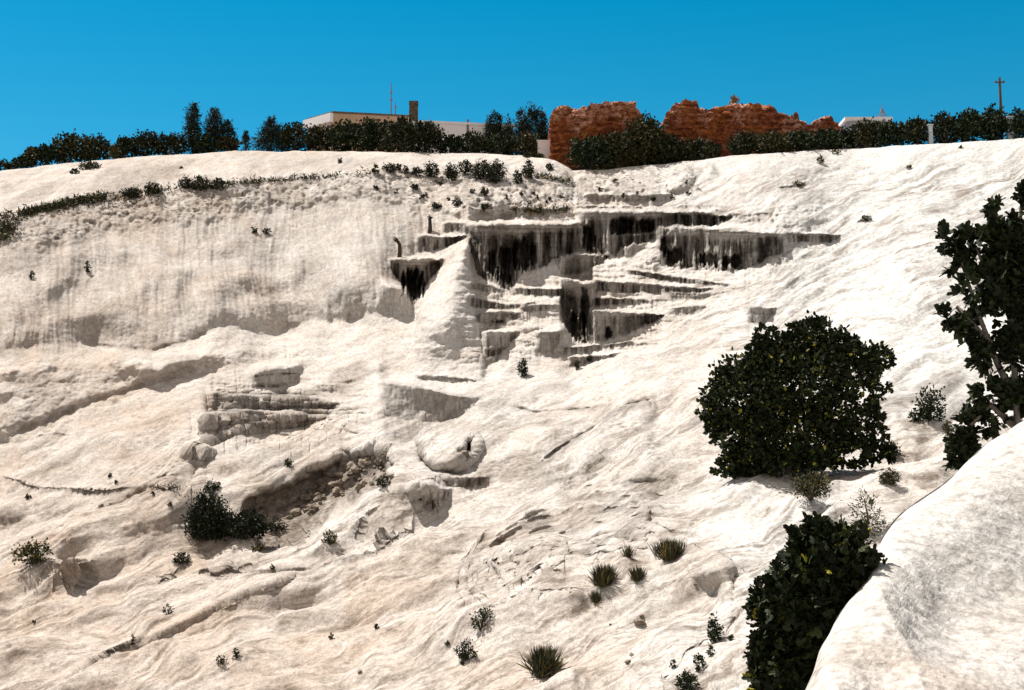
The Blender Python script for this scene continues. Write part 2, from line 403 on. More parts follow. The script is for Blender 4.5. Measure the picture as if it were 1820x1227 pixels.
ledge([(740, 1205), (792, 1178), (845, 1150), (900, 1112), (970, 1095), (1060, 1080)], 1.6, fall=140, stain_shade=.35, sw=3)
ledge([(0, 985), (60, 955), (150, 925), (280, 880), (330, 862)], 1.4, fall=120, stain_shade=.15)
ledge([(1200, 1240), (1250, 1180), (1300, 1130), (1340, 1085)], 1.0, fall=60, stain_shade=.4, sw=3)
ledge([(1050, 1050), (1130, 1010), (1210, 978), (1280, 1000), (1335, 1030)], 0.8, fall=90)
ledge([(1290, 1000), (1300, 1040), (1300, 1085), (1345, 1070)], 0.8, fall=40)
ledge([(1232, 338), (1240, 318), (1252, 302), (1268, 288)], 1.2, fall=30, stain_shade=.6, sw=4)
dome(1205, 318, 34, 24, 1.2, rot=-.4, p=.9)
groove([(747, 780), (750, 818), (772, 838), (804, 833), (834, 812)], 6, 1.0, .75)  # shade under the nose, painted in along its lower edge
groove([(950, 834), (985, 808), (1030, 780), (1062, 758), (1105, 741), (1180, 727)], 5, 1.2, .8)
groove([(905, 722), (960, 735), (1040, 728), (1100, 722)], 3, .5, .5)
groove([(560, 1003), (618, 998), (655, 979), (685, 948), (730, 924)], 3.5, .5, .8)
groove([(150, 1200), (205, 1164), (290, 1124)], 4, .5, .8)
groove([(0, 780), (80, 748), (150, 718), (250, 686), (330, 664)], 4, .4, .35)
groove([(150, 613), (270, 624), (340, 605), (380, 582)], 4, .4, .5)
groove([(633, 948), (646, 918), (683, 893)], 2.2, .3, .5)
groove([(350, 1005), (390, 985), (440, 975)], 2.0, .3, .3)
groove([(285, 1022), (310, 1008), (330, 990)], 3, .4, .6)
groove([(160, 905), (220, 890), (270, 862), (310, 858)], 2.5, .3, .5)
groove([(60, 770), (130, 770)], 1.8, .2, .5)
# swirls of old flow, lower middle
sp, sd, st_ = segdist([(850, 1120), (825, 1050), (830, 990), (870, 940), (940, 900), (1040, 872), (1150, 858), (1260, 850)])
sw_m = sm(-30, 10, sd) * (1 - sm(120, 190, sd)) * sm(0.0, .08, st_) * (1 - sm(.85, 1, st_))
swn = fbm(sd / 13.0, st_ * 7, o=3, seed=51)
sw_m_full = np.zeros(U.shape); sw_m_full[:, sp] = sw_m
dL[:, sp] += sw_m * 0.45 * swn / 75
Mstain_shade[:, sp] = np.maximum(Mstain_shade[:, sp], sw_m * np.clip(swn * .8, 0, .45))
for pts in ([(868, 1010), (876, 975), (905, 950), (960, 930)], [(955, 1020), (962, 985), (985, 960), (1030, 930)], [(812, 1060), (815, 1035), (828, 1005)]):
    groove(pts, 4, .5, .45)
# diagonal flow sheets everywhere low, and down the right hand slope
psi = V + 0.42 * U + WX * 2.0
al = 0.42 * V - U
low = sm(600, 860, V + 0.12 * (U - 600)) * (1 - np.clip(sw_m.max() * 0, 0, 1))
rs = sm(1080, 1250, U) * sm(0, 60, V - crest[None, :]) * (1 - 0.4 * low)
stri = fbm(psi / 24, al / 210, o=4, seed=15)
stri2 = fbm((V + 0.55 * U + WX * 1.5) / 17, (0.55 * V - U) / 150, o=4, seed=16)
flat = 1 - np.clip(Mflute, 0, 1)
nd = (low * 0.15 * stri + rs * 0.16 * stri2 * (1 - low)) * flat
broad = fbm((psi) / 95, al / 420, o=3, seed=17)
nd = nd + low * 1.8 * broad * (.35 + .65 * sm(-.3, .3, fbm(U / 260, V / 200, o=2, seed=88)))
finl = fbm(psi / 8.0, al / 120, o=3, seed=19)
nd = nd + low * 0.035 * finl * flat
mid = (1 - cl) * (1 - low) * flat
dL -= mid * 0.3 * fbm(psi / 30, al / 90, o=4, seed=18) / 120
Mstain_shade = np.maximum(Mstain_shade, flat * low * np.clip(stri * 1.0 - 0.32, 0, .4))
Mstain_shade = np.maximum(Mstain_shade, flat * low * np.clip(finl * .9 - .35, 0, .3) * sm(-.2, .4, broad))
Mstain_shade = np.maximum(Mstain_shade, flat * rs * np.clip(stri2 * .9 - .36, 0, .35))

# rubble gully soil, dusty patches
gul = inpoly([(443, 908), (449, 885), (520, 862), (557, 835), (597, 817), (674, 795), (700, 820), (690, 862), (597, 897), (520, 935), (470, 950)], 9)
Msoil = np.maximum(Msoil, gul)
dL += gul * 1.6 / 75
Mpit = np.maximum(Mpit, low * .55 * sm(.05, .45, fbm(U / 70, V / 40, o=3, seed=66)))
Msoil = np.maximum(Msoil, inpoly([(600, 655), (640, 640), (660, 665), (620, 700), (540, 712), (510, 700), (580, 685)], 8) * .6)
Msoil = np.maximum(Msoil, inpoly([(840, 826), (950, 815), (965, 832), (940, 850), (850, 848)], 7) * .6)
Msoil = np.maximum(Msoil, inpoly([(1570, 730), (1680, 670), (1735, 660), (1700, 690), (1640, 720), (1600, 745)], 10) * .65)
Msoil = np.maximum(Msoil, inpoly([(1090, 860), (1230, 830), (1270, 870), (1200, 915), (1080, 930), (960, 960), (980, 920)], 16) * .32)
Msoil = np.maximum(Msoil, inpoly([(480, 285), (560, 276), (700, 284), (640, 300), (500, 305)], 10) * .3)
Msoil = np.maximum(Msoil, inpoly([(200, 860), (330, 850), (360, 870), (290, 900), (160, 920)], 14) * .25)
Msoil = np.maximum(Msoil, inpoly([(150, 340), (230, 300), (330, 288), (300, 320), (230, 345)], 12) * .6)
Mstain_shade = np.maximum(Mstain_shade, rg * .55 * sm(-.05, .45, fbm(U / 9, V / 7, o=3, seed=68)) * sm(-.25, .2, fbm(U / 60, V / 40, o=2, seed=69)))
Msoil = np.maximum(Msoil, inpoly([(5, 335), (120, 300), (250, 288), (190, 322), (60, 372), (10, 390)], 14) * .55 * sm(-.3, .3, stri))
Mstain_shade = np.maximum(Mstain_shade, np.maximum(cl, c2) * np.clip(.13 + .22 * fbm(U / 5.0, V / 7.0, o=3, seed=93) + .16 * fbm((U + WX) / 50, V / 40, o=2, seed=94), 0, .4))
tl = inpoly([(362, 748), (378, 698), (540, 706), (605, 722), (578, 752), (520, 770), (430, 786), (374, 812)], 4)
Mstain_shade = np.maximum(Mstain_shade, tl * np.clip(.52 + .6 * perlin(V / 3.1 + .6 * perlin(U / 60, 2.2), U / 110) + .3 * fbm(U / 14, V / 9, o=2, seed=95), 0, .85))
dL += tl * (.55 * np.clip(perlin(V / 4.2 + .5 * perlin(U / 70, 4.2), U / 160, seed=3), -.3, .5) + .25 * perlin(U / 30, V / 8.0, seed=4)) / 95
up_m = sm(0, 8, V - crest[None]) * (1 - sm(-8, 4, V - ip(RIM, us)[None])) * (1 - sm(930, 980, U))
Mstain_shade = np.maximum(Mstain_shade, up_m * np.clip(.55 * fbm((U + WX) / 34, (V + .3 * U) / 7, o=4, seed=98) - .06, 0, .35))
tcm = inpoly([(682, 680), (850, 706), (838, 730), (790, 762), (720, 800), (684, 790)], 7)
Mstain_shade = np.maximum(Mstain_shade, tcm * np.clip(.36 + .3 * fbm(U / 7, V / 20, o=2, seed=96), 0, .5))
Msoil = np.maximum(Msoil, sw_m_full * .3 * np.clip(.5 + fbm(U / 40, V / 24, o=3, seed=97), 0, 1))
Mpit = np.maximum(Mpit, np.clip(gul + 0.5 * inpoly([(180, 850), (300, 790), (330, 850), (200, 900)], 16) + .5 * inpoly([(840, 826), (950, 815), (965, 832), (940, 850), (850, 848)], 7), 0, 1))

# ---------------------------------------------------------------- mesh
L = L + dL
Y = np.exp(L)
RX, RZ = ray(U, V)
P = np.stack([RX * Y, Y, RZ * Y], -1)


def gridnormals(P):
    du = np.gradient(P, axis=1); dv = np.gradient(P, axis=0)
    n = np.cross(du, dv)
    return n / np.maximum(np.linalg.norm(n, axis=-1, keepdims=True), 1e-9)


N = gridnormals(P)
x, y, z = P[..., 0], P[..., 1], P[..., 2]
fine = 0.11 * fbm(x / 1.7, y / 2.6, z / 1.0, o=5, seed=24, gain=.66) * (1 - .35 * low) * (1 - .5 * cl) + 0.07 * (.25 * cl + rg + .3 * c2 + gul) * fbm(x / .55, y / .8, z / .5, o=2, seed=25)
dots = np.clip(perlin(x / .9, y / 1.2, z / .7, seed=26) - .33, 0, 1) * (rg + gul * .6)
edge = sm(0, 30, V - crest[None, :])
P = P + N * (fine * (0.25 + .75 * edge) - dots * 1.0 + nd * edge)[..., None]

# the plateau behind the crest
NB = 14
back = []
for j in range(1, NB + 1):
    dy_ = [1.5, 4, 8, 14, 22, 32, 45, 65, 100, 160, 300, 700, 1500, 3000][j - 1]
    q = P[-1].copy()
    q[:, 1] += dy_
    q[:, 0] *= (q[:, 1] / P[-1][:, 1])
    q[:, 2] += 0.19 * min(dy_, 24) + 0.004 * max(dy_ - 24, 0)
    q[:, 2] += 0.25 * perlin(q[:, 0] / 4, q[:, 1] / 5)
    back.append(q)
PB = np.stack(back)
ALL = np.concatenate([P, PB])


def grid_mesh(name, A, attrs, mat, smooth=True):
    R, C = A.shape[:2]
    me = bpy.data.meshes.new(name)
    me.vertices.add(R * C)
    me.vertices.foreach_set('co', A.reshape(-1).astype(np.float32))
    i = np.arange(R * C).reshape(R, C)
    q = np.stack([i[:-1, :-1], i[:-1, 1:], i[1:, 1:], i[1:, :-1]], -1).reshape(-1, 4)
    me.loops.add(q.size); me.polygons.add(len(q))
    me.loops.foreach_set('vertex_index', q.reshape(-1).astype(np.int32))
    me.polygons.foreach_set('loop_start', (np.arange(len(q)) * 4).astype(np.int32))
    me.polygons.foreach_set('use_smooth', np.full(len(q), smooth))
    me.update(calc_edges=True)
    for k_, a in attrs.items():
        at_ = me.attributes.new(k_, 'FLOAT', 'POINT')
        at_.data.foreach_set('value', a.reshape(-1).astype(np.float32))
    me.materials.append(mat)
    o = bpy.data.objects.new(name, me)
    COL.objects.link(o)
    return o


def pad(a, v=None):
    e = np.broadcast_to(a[-1] if v is None else np.full(a.shape[1], v), (NB, a.shape[1]))
    return np.concatenate([a, e])


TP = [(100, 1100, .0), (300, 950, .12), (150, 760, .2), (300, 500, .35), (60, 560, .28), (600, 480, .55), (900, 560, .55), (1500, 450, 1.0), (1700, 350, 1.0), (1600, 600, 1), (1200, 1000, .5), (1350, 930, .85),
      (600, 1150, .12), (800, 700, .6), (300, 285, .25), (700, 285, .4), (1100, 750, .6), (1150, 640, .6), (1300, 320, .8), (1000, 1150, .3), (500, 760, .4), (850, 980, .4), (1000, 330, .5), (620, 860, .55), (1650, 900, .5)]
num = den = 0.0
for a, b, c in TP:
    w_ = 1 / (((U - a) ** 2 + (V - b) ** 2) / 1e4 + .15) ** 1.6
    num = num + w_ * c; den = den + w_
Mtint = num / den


FLOW = np.stack([psi / 60, al / 60, np.clip(np.maximum(low * .85, rs * .65) + .2 * mid, 0, 1)], -1)
FLOW[..., 0] = np.where(cl > .5, (U + WX * 2) / 60, FLOW[..., 0]); FLOW[..., 1] = np.where(cl > .5, V / 60, FLOW[..., 1]); FLOW[..., 2] = np.where(cl > .5, .2, FLOW[..., 2])


def flow_attr(o, a):
    at_ = o.data.attributes.new('flow', 'FLOAT_VECTOR', 'POINT')
    at_.data.foreach_set('vector', np.ascontiguousarray(a, dtype=np.float32).reshape(-1))


PF = P[::1].reshape(-1, 3)
_f = PF[:, 1] * CP + PF[:, 2] * SP
PPX = W0 / 2 + F0 * PF[:, 0] / _f
PPY = H0 / 2 - F0 * (-PF[:, 1] * SP + PF[:, 2] * CP) / _f
PPD = PF[:, 1]


def ground(px, py):
    """the terrain point seen at a photo pixel"""
    d = np.maximum(np.abs(PPX - px), np.abs(PPY - py))
    near = d < 1.4
    k_ = int(np.argmin(np.where(near, PPD, 1e9))) if near.any() else int(np.argmin(d))
    return Vector(PF[k_])


def plateau(px, dy):
    """a point on the plateau, dy metres behind the crest line"""
    c = int(np.argmin(np.abs(us - px)))
    q = P[-1, c]
    yy = q[1] + dy
    rx0 = q[0] / q[1]
    return Vector((rx0 * yy, yy, q[2] + 0.19 * min(dy, 24) + 0.004 * max(dy - 24, 0)))
# ---------------------------------------------------------------- materials
class NT:
    def __init__(self, name):
        self.m = bpy.data.materials.new(name); self.m.use_nodes = True
        self.t = self.m.node_tree; self.n = self.t.nodes; self.l = self.t.links
        self.b = self.n['Principled BSDF']
        self.b.inputs['Specular IOR Level'].default_value = 0.15

    def new(self, typ, **kw):
        n = self.n.new(typ)
        for k_, v in kw.items():
            if k_.startswith('i_'):
                n.inputs[k_[2:].replace('_', ' ')].default_value = v
            else:
                setattr(n, k_, v)
        return n

    def link(self, a, b): self.l.new(a, b)

    def pos(self): return self.new('ShaderNodeNewGeometry').outputs['Position']

    def obj(self): return self.new('ShaderNodeTexCoord').outputs['Object']

    def noise(self, vec, scale, detail=4, rough=.55, dist=0.0):
        n = self.new('ShaderNodeTexNoise', i_Scale=scale, i_Detail=detail, i_Roughness=rough, i_Distortion=dist)
        self.link(vec, n.inputs['Vector'])
        return n.outputs['Fac']

    def ramp(self, fac, *stops):
        r = self.new('ShaderNodeValToRGB'); e = r.color_ramp.elements
        while len(e) < len(stops): e.new(.5)
        for el, (p, c) in zip(e, stops):
            el.position = p; el.color = (*c, 1) if len(c) == 3 else c
        self.link(fac, r.inputs['Fac'])
        return r.outputs['Color']

    def mix(self, fac, a, b, mode='MIX'):
        n = self.new('ShaderNodeMix', data_type='RGBA', blend_type=mode)
        for sock, v in ((n.inputs[0], fac), (n.inputs[6], a), (n.inputs[7], b)):
            if isinstance(v, (int, float)): sock.default_value = v
            elif isinstance(v, tuple): sock.default_value = (*v, 1)
            else: self.link(v, sock)
        return n.outputs[2]

    def math(self, op, a, b=None, clamp=False):
        n = self.new('ShaderNodeMath', operation=op, use_clamp=clamp)
        for sock, v in ((n.inputs[0], a), (n.inputs[1], b)):
            if v is None: continue
            if isinstance(v, (int, float)): sock.default_value = v
            else: self.link(v, sock)
        return n.outputs[0]

    def attr(self, name): return self.new('ShaderNodeAttribute', attribute_name=name).outputs['Fac']

    def bump(self, h, strength=.5, dist=.1):
        n = self.new('ShaderNodeBump', i_Strength=strength, i_Distance=dist)
        self.link(h, n.inputs['Height']); self.link(n.outputs['Normal'], self.b.inputs['Normal'])

    def color(self, c, rough=.9):
        if isinstance(c, tuple): self.b.inputs['Base Color'].default_value = (*c, 1)
        else: self.link(c, self.b.inputs['Base Color'])
        self.b.inputs['Roughness'].default_value = rough
        return self.m


def scaled(T, vec, s):
    m_ = T.new('ShaderNodeMapping'); m_.inputs['Scale'].default_value = s
    T.link(vec, m_.inputs['Vector'])
    return m_.outputs['Vector']


def mat_travertine():
    T = NT('travertine'); p = T.pos()
    mott = T.noise(p, .35, 6, .62)
    grain = T.noise(p, 9.0, 3, .7)
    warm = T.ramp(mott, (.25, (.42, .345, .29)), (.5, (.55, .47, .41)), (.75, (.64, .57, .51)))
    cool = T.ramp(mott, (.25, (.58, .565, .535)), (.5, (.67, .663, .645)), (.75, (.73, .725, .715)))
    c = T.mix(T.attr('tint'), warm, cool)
    # grey weathering in clouds
    gr = T.noise(p, .9, 5, .65, .6)
    gm = T.math('MULTIPLY', T.ramp(gr, (.50, (0, 0, 0)), (.72, (1, 1, 1))), .28)
    c = T.mix(gm, c, (.36, .33, .30))
    # tan and rosy washes where iron came down with the water
    tn = T.noise(p, .16, 5, .6, .8)
    c = T.mix(T.math('MULTIPLY', T.math('MULTIPLY', T.ramp(tn, (.46, (0, 0, 0)), (.64, (1, 1, 1))), T.math('SUBTRACT', 1.0, T.attr('tint'), True)), .6), c, (.52, .395, .30))
    # flow lines of old water, carried by the ground's own flow coordinates
    fl = T.new('ShaderNodeAttribute', attribute_name='flow').outputs['Vector']
    sp_ = T.new('ShaderNodeSeparateXYZ'); T.link(fl, sp_.inputs[0])
    ln1 = T.noise(scaled(T, fl, (6.5, .8, 0)), 1.0, 6, .72, .5)
    ln2 = T.noise(scaled(T, fl, (2.2, .35, 0)), 1.0, 5, .65, .4)
    lw = T.math('MULTIPLY', sp_.outputs[2], T.ramp(ln2, (.40, (.2, .2, .2)), (.58, (1, 1, 1))))
    c = T.mix(T.math('MULTIPLY', lw, T.ramp(ln1, (.40, (1, 1, 1)), (.55, (0, 0, 0)))), c, (.20, .155, .12))
    # crust speckle
    c = T.mix(.45, c, T.ramp(grain, (.34, (.35, .34, .33)), (.60, (1.05, 1.05, 1.05))), 'MULTIPLY')
    g3 = T.noise(p, 3.2, 4, .7)
    c = T.mix(.5, c, T.ramp(g3, (.36, (.5, .48, .46)), (.58, (1.05, 1.05, 1.05))), 'MULTIPLY')
    # soil and dust
    so = T.noise(p, 1.6, 5, .7)
    soil = T.ramp(so, (.3, (.05, .038, .03)), (.5, (.125, .096, .074)), (.7, (.25, .205, .16)))
    c = T.mix(T.math('MULTIPLY', T.attr('soil'), T.ramp(so, (.25, (1, 1, 1)), (.75, (.45, .45, .45))), True), c, soil)
    # pits full of dry weeds
    v = T.new('ShaderNodeTexVoronoi', i_Scale=1.7); T.link(p, v.inputs['Vector'])
    pn = T.noise(p, .5, 3, .6)
    pit = T.math('MULTIPLY', T.ramp(v.outputs['Distance'], (.24, (1, 1, 1)), (.42, (0, 0, 0))), T.ramp(pn, (.42, (0, 0, 0)), (.54, (1, 1, 1))))
    c = T.mix(T.math('MULTIPLY', pit, T.math('MULTIPLY', T.attr('pit'), .85)), c, (.07, .055, .04))
    # painted shade of caves, creases and folds, with mineral and algae stain
    sn = T.noise(scaled(T, p, (2.2, 2.2, .5)), 1.0, 4, .65)
    sc = T.ramp(sn, (.3, (.02, .016, .012)), (.7, (.13, .105, .085)))
    sf = T.math('MULTIPLY', T.attr('stain_shade'), T.ramp(sn, (.2, (1.1, 1.1, 1.1)), (.8, (.75, .75, .75))), True)
    c = T.mix(sf, c, sc)
    T.bump(T.math('ADD', T.math('MULTIPLY', T.noise(p, 2.2, 8, .68), 1.0), T.math('MULTIPLY', grain, .25)), .42, .35)
    return T.color(c, .93)


def mat_leaf(name, dark, mid, lite, yellow=None, part=.03):
    T = NT(name)
    a = T.attr('shade')
    stops = [(0, dark), (.55, mid), (1 - part - .02, lite)]
    if yellow: stops.append((1 - part, yellow))
    c = T.ramp(a, *stops)
    T.b.inputs['Subsurface Weight'].default_value = 0
    T.b.inputs['Transmission Weight'].default_value = 0
    T.color(c, .7)
    T.b.inputs['Specular IOR Level'].default_value = .2
    return T.m


def mat_plain(name, lo, hi, scale=3.0, rough=.85, bump=.3, bd=.05, stretch=(1, 1, 1)):
    T = NT(name); p = scaled(T, T.obj(), stretch)
    n = T.noise(p, scale, 5, .65)
    T.bump(n, bump, bd)
    return T.color(T.ramp(n, (.3, lo), (.7, hi)), rough)


def mat_ruin():
    T = NT('ruin_brick'); p = T.obj()
    b = T.new('ShaderNodeTexBrick', i_Scale=1.0)
    b.inputs['Brick Width'].default_value = .9; b.inputs['Row Height'].default_value = .34; b.inputs['Mortar Size'].default_value = .03
    b.inputs['Color1'].default_value = (.30, .068, .022, 1); b.inputs['Color2'].default_value = (.42, .12, .04, 1); b.inputs['Mortar'].default_value = (.22, .11, .07, 1)
    m_ = T.new('ShaderNodeMapping'); m_.inputs['Rotation'].default_value = (math.radians(90), 0, 0)
    T.link(p, m_.inputs['Vector']); T.link(m_.outputs['Vector'], b.inputs['Vector'])
    n1 = T.noise(p, .35, 5, .65); n2 = T.noise(p, 1.6, 5, .7)
    c = T.mix(.52, b.outputs['Color'], T.ramp(n2, (.40, (.025, .008, .005)), (.5, (.20, .050, .020)), (.68, (.42, .18, .10))))
    c = T.mix(T.math('MULTIPLY', T.ramp(n1, (.45, (0, 0, 0)), (.62, (1, 1, 1))), .6), c, (.42, .15, .03))
    # pale broken rubble core towards the top, set by a stored weight
    c = T.mix(T.math('MULTIPLY', T.attr('rubble'), T.ramp(n2, (.42, (0, 0, 0)), (.6, (1, 1, 1)))), c, (.58, .33, .24))
    T.bump(n2, .9, .35)
    return T.color(c, .9)


M = {}
M['trav'] = mat_travertine()
M['fig'] = mat_leaf('fig_leaf', (.007, .011, .004), (.016, .024, .007), (.034, .046, .012), (.36, .32, .04), .012)
M['fig_plain'] = mat_leaf('fig_leaf_plain', (.008, .012, .005), (.017, .025, .008), (.036, .047, .015))
M['hedge'] = mat_leaf('hedge_leaf', (.010, .013, .006), (.020, .026, .010), (.045, .05, .018), (.10, .07, .02), .04)
M['hedge_olive'] = mat_leaf('olive_hedge_leaf', (.016, .018, .006), (.032, .034, .012), (.07, .065, .022), (.14, .11, .03), .05)
M['hedge_green'] = mat_leaf('green_hedge_leaf', (.008, .014, .006), (.016, .028, .010), (.035, .052, .018), (.08, .08, .02), .03)
M['pine'] = mat_leaf('pine_needle', (.008, .011, .006), (.016, .021, .010), (.03, .036, .016))
M['dry'] = mat_leaf('dry_shrub_leaf', (.022, .026, .010), (.05, .05, .02), (.11, .10, .04), (.26, .20, .04), .10)
M['tuft'] = mat_leaf('tuft_blade', (.018, .022, .010), (.045, .045, .022), (.10, .09, .045), (.30, .22, .05), .06)
M['bark'] = mat_plain('bark', (.10, .085, .07), (.26, .23, .20), 8, .9, .5, .03, (1, 1, .3))
M['twig'] = mat_plain('dark_twig', (.03, .024, .018), (.09, .07, .05), 8)
M['ruin'] = mat_ruin()
M['plaster'] = mat_plain('tan_plaster', (.42, .27, .17), (.52, .36, .25), .8, .9, .1)
M['white'] = mat_plain('white_plaster', (.74, .71, .72), (.84, .81, .82), .7, .9, .1)
M['stone_dark'] = mat_plain('dark_stone', (.06, .045, .03), (.20, .15, .11), 4, .95, .8, .1)
M['glass'] = NT('window_dark').color((.03, .035, .04), .15)
M['metal'] = mat_plain('mast_metal', (.16, .10, .10), (.26, .18, .18), 4, .6)
M['wood'] = mat_plain('weathered_wood', (.05, .035, .025), (.13, .10, .07), 6, .9, .4, .02, (1, 1, .15))
M['rock'] = mat_plain('loose_rock', (.10, .078, .058), (.36, .30, .24), 1.6, .95, .8, .12)
# ---------------------------------------------------------------- setting
hill = grid_mesh('hillside', ALL, dict(stain_shade=pad(np.clip(Mstain_shade, 0, 1), 0), soil=pad(np.clip(Msoil, 0, 1), .6), pit=pad(Mpit, 0), tint=pad(Mtint)), M['trav'])
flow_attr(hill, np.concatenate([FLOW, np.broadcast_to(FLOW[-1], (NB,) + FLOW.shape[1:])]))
hill['kind'] = 'structure'

# ---------------------------------------------------------------- light, sky, camera
SUN_EL, SUN_AZ = math.radians(61), math.radians(-60)        # azimuth from straight ahead, clockwise
w = bpy.data.worlds.new('World'); SCN.world = w; w.use_nodes = True
nt = w.node_tree
sky = nt.nodes.new('ShaderNodeTexSky'); sky.sky_type = 'NISHITA'; sky.sun_disc = False
sky.sun_elevation = SUN_EL; sky.sun_rotation = SUN_AZ
sky.altitude = 300; sky.air_density = 1.0; sky.dust_density = 0.1; sky.ozone_density = 5.0
hs = nt.nodes.new('ShaderNodeHueSaturation'); hs.inputs['Saturation'].default_value = 1.42; hs.inputs['Hue'].default_value = .472; hs.inputs['Value'].default_value = 1.0
nt.links.new(sky.outputs['Color'], hs.inputs['Color'])
# warm-white fill added to the unseen sky overhead and behind, clear blue ahead
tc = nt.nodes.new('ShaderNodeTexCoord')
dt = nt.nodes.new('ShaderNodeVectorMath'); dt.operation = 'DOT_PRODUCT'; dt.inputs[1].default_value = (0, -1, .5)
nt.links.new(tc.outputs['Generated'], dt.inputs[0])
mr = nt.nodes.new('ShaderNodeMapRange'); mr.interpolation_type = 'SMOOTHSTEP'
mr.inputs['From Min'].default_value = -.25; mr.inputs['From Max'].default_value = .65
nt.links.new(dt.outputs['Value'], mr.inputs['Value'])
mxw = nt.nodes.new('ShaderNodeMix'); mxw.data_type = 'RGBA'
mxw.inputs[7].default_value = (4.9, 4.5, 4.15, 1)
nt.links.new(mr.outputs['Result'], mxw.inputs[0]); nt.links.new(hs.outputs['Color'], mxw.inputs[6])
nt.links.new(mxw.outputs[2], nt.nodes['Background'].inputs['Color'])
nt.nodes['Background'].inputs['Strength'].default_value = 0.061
sd_ = bpy.data.lights.new('sun', 'SUN'); sd_.energy = 4.15; sd_.angle = math.radians(.55); sd_.color = (1, .945, .87)
so_ = bpy.data.objects.new('sun', sd_); COL.objects.link(so_)
dirv = Vector((math.sin(SUN_AZ) * math.cos(SUN_EL), math.cos(SUN_AZ) * math.cos(SUN_EL), math.sin(SUN_EL)))
so_.rotation_euler = dirv.to_track_quat('Z', 'Y').to_euler(); so_.location = (0, -20, 120)
cam = bpy.data.cameras.new('camera'); cam.sensor_width = 36; cam.lens = F0 / W0 * 36; cam.clip_end = 6000
co_ = bpy.data.objects.new('camera', cam); COL.objects.link(co_)
co_.rotation_euler = (math.radians(90) + PITCH, 0, 0)
SCN.camera = co_
SCN.view_settings.view_transform = 'Standard'; SCN.view_settings.look = 'None'; SCN.view_settings.gamma = 1
SCN.view_settings.exposure = 0.92
# ---------------------------------------------------------------- object helpers
def tag(o, label, cat, group=None):
    o['label'] = label; o['category'] = cat
    if group: o['group'] = group
    return o


def empty(name, loc, label, cat, group=None):
    o = bpy.data.objects.new(name, None); COL.objects.link(o)
    o.location = loc; o.empty_display_size = .3
    return tag(o, label, cat, group)


def mesh(name, verts, faces, mat, parent=None, smooth=False, shade=None, attr='shade'):
    me = bpy.data.meshes.new(name)
    verts = np.asarray(verts, float)
    if isinstance(faces, np.ndarray):
        n, k_ = faces.shape
        me.vertices.add(len(verts)); me.vertices.foreach_set('co', verts.reshape(-1).astype(np.float32))
        me.loops.add(n * k_); me.polygons.add(n)
        me.loops.foreach_set('vertex_index', faces.reshape(-1).astype(np.int32))
        me.polygons.foreach_set('loop_start', (np.arange(n) * k_).astype(np.int32))
        me.polygons.foreach_set('use_smooth', np.full(n, smooth))
        me.update(calc_edges=True)
    else:
        me.from_pydata([tuple(v) for v in verts], [], faces)
        me.polygons.foreach_set('use_smooth', [smooth] * len(me.polygons))
        me.update()
    if shade is not None:
        a = me.attributes.new(attr, 'FLOAT', 'POINT'); a.data.foreach_set('value', np.asarray(shade, np.float32))
    me.materials.append(mat)
    o = bpy.data.objects.new(name, me); COL.objects.link(o)
    if parent: o.parent = parent
    return o


class MB:
    """collects tubes, boxes and slabs into one mesh"""
    def __init__(self): self.v = []; self.f = []

    def box(self, x0, x1, y0, y1, z0, z1, taper=0.0):
        b = len(self.v); t = taper
        self.v += [(x0, y0, z0), (x1, y0, z0), (x1, y1, z0), (x0, y1, z0), (x0 + t, y0 + t, z1), (x1 - t, y0 + t, z1), (x1 - t, y1 - t, z1), (x0 + t, y1 - t, z1)]
        self.f += [[b + i for i in q] for q in ((0, 3, 2, 1), (4, 5, 6, 7), (0, 1, 5, 4), (1, 2, 6, 5), (2, 3, 7, 6), (3, 0, 4, 7))]

    def prism(self, base, z0, z1):
        """upright prism on a plan outline (anticlockwise)"""
        b, n = len(self.v), len(base)
        self.v += [(x_, y_, z0) for x_, y_ in base] + [(x_, y_, z1) for x_, y_ in base]
        self.f += [[b + i for i in range(n)][::-1], [b + n + i for i in range(n)]]
        self.f += [[b + i, b + (i + 1) % n, b + n + (i + 1) % n, b + n + i] for i in range(n)]

    def tube(self, pts, radii, n=7):
        pts = [Vector(p) for p in pts]; b = len(self.v)
        for i, p in enumerate(pts):
            d = (pts[min(i + 1, len(pts) - 1)] - pts[max(i - 1, 0)]).normalized()
            a = d.orthogonal().normalized(); c = d.cross(a)
            for k_ in range(n):
                t = 2 * math.pi * k_ / n
                self.v.append(tuple(p + (a * math.cos(t) + c * math.sin(t)) * radii[i]))
        for i in range(len(pts) - 1):
            for k_ in range(n):
                k2 = (k_ + 1) % n
                self.f.append([b + i * n + k_, b + i * n + k2, b + (i + 1) * n + k2, b + (i + 1) * n + k_])
        self.f.append([b + k_ for k_ in range(n)][::-1])
        self.f.append([b + (len(pts) - 1) * n + k_ for k_ in range(n)])

    def build(self, name, mat, parent=None, smooth=False): return mesh(name, self.v, self.f, mat, parent, smooth)


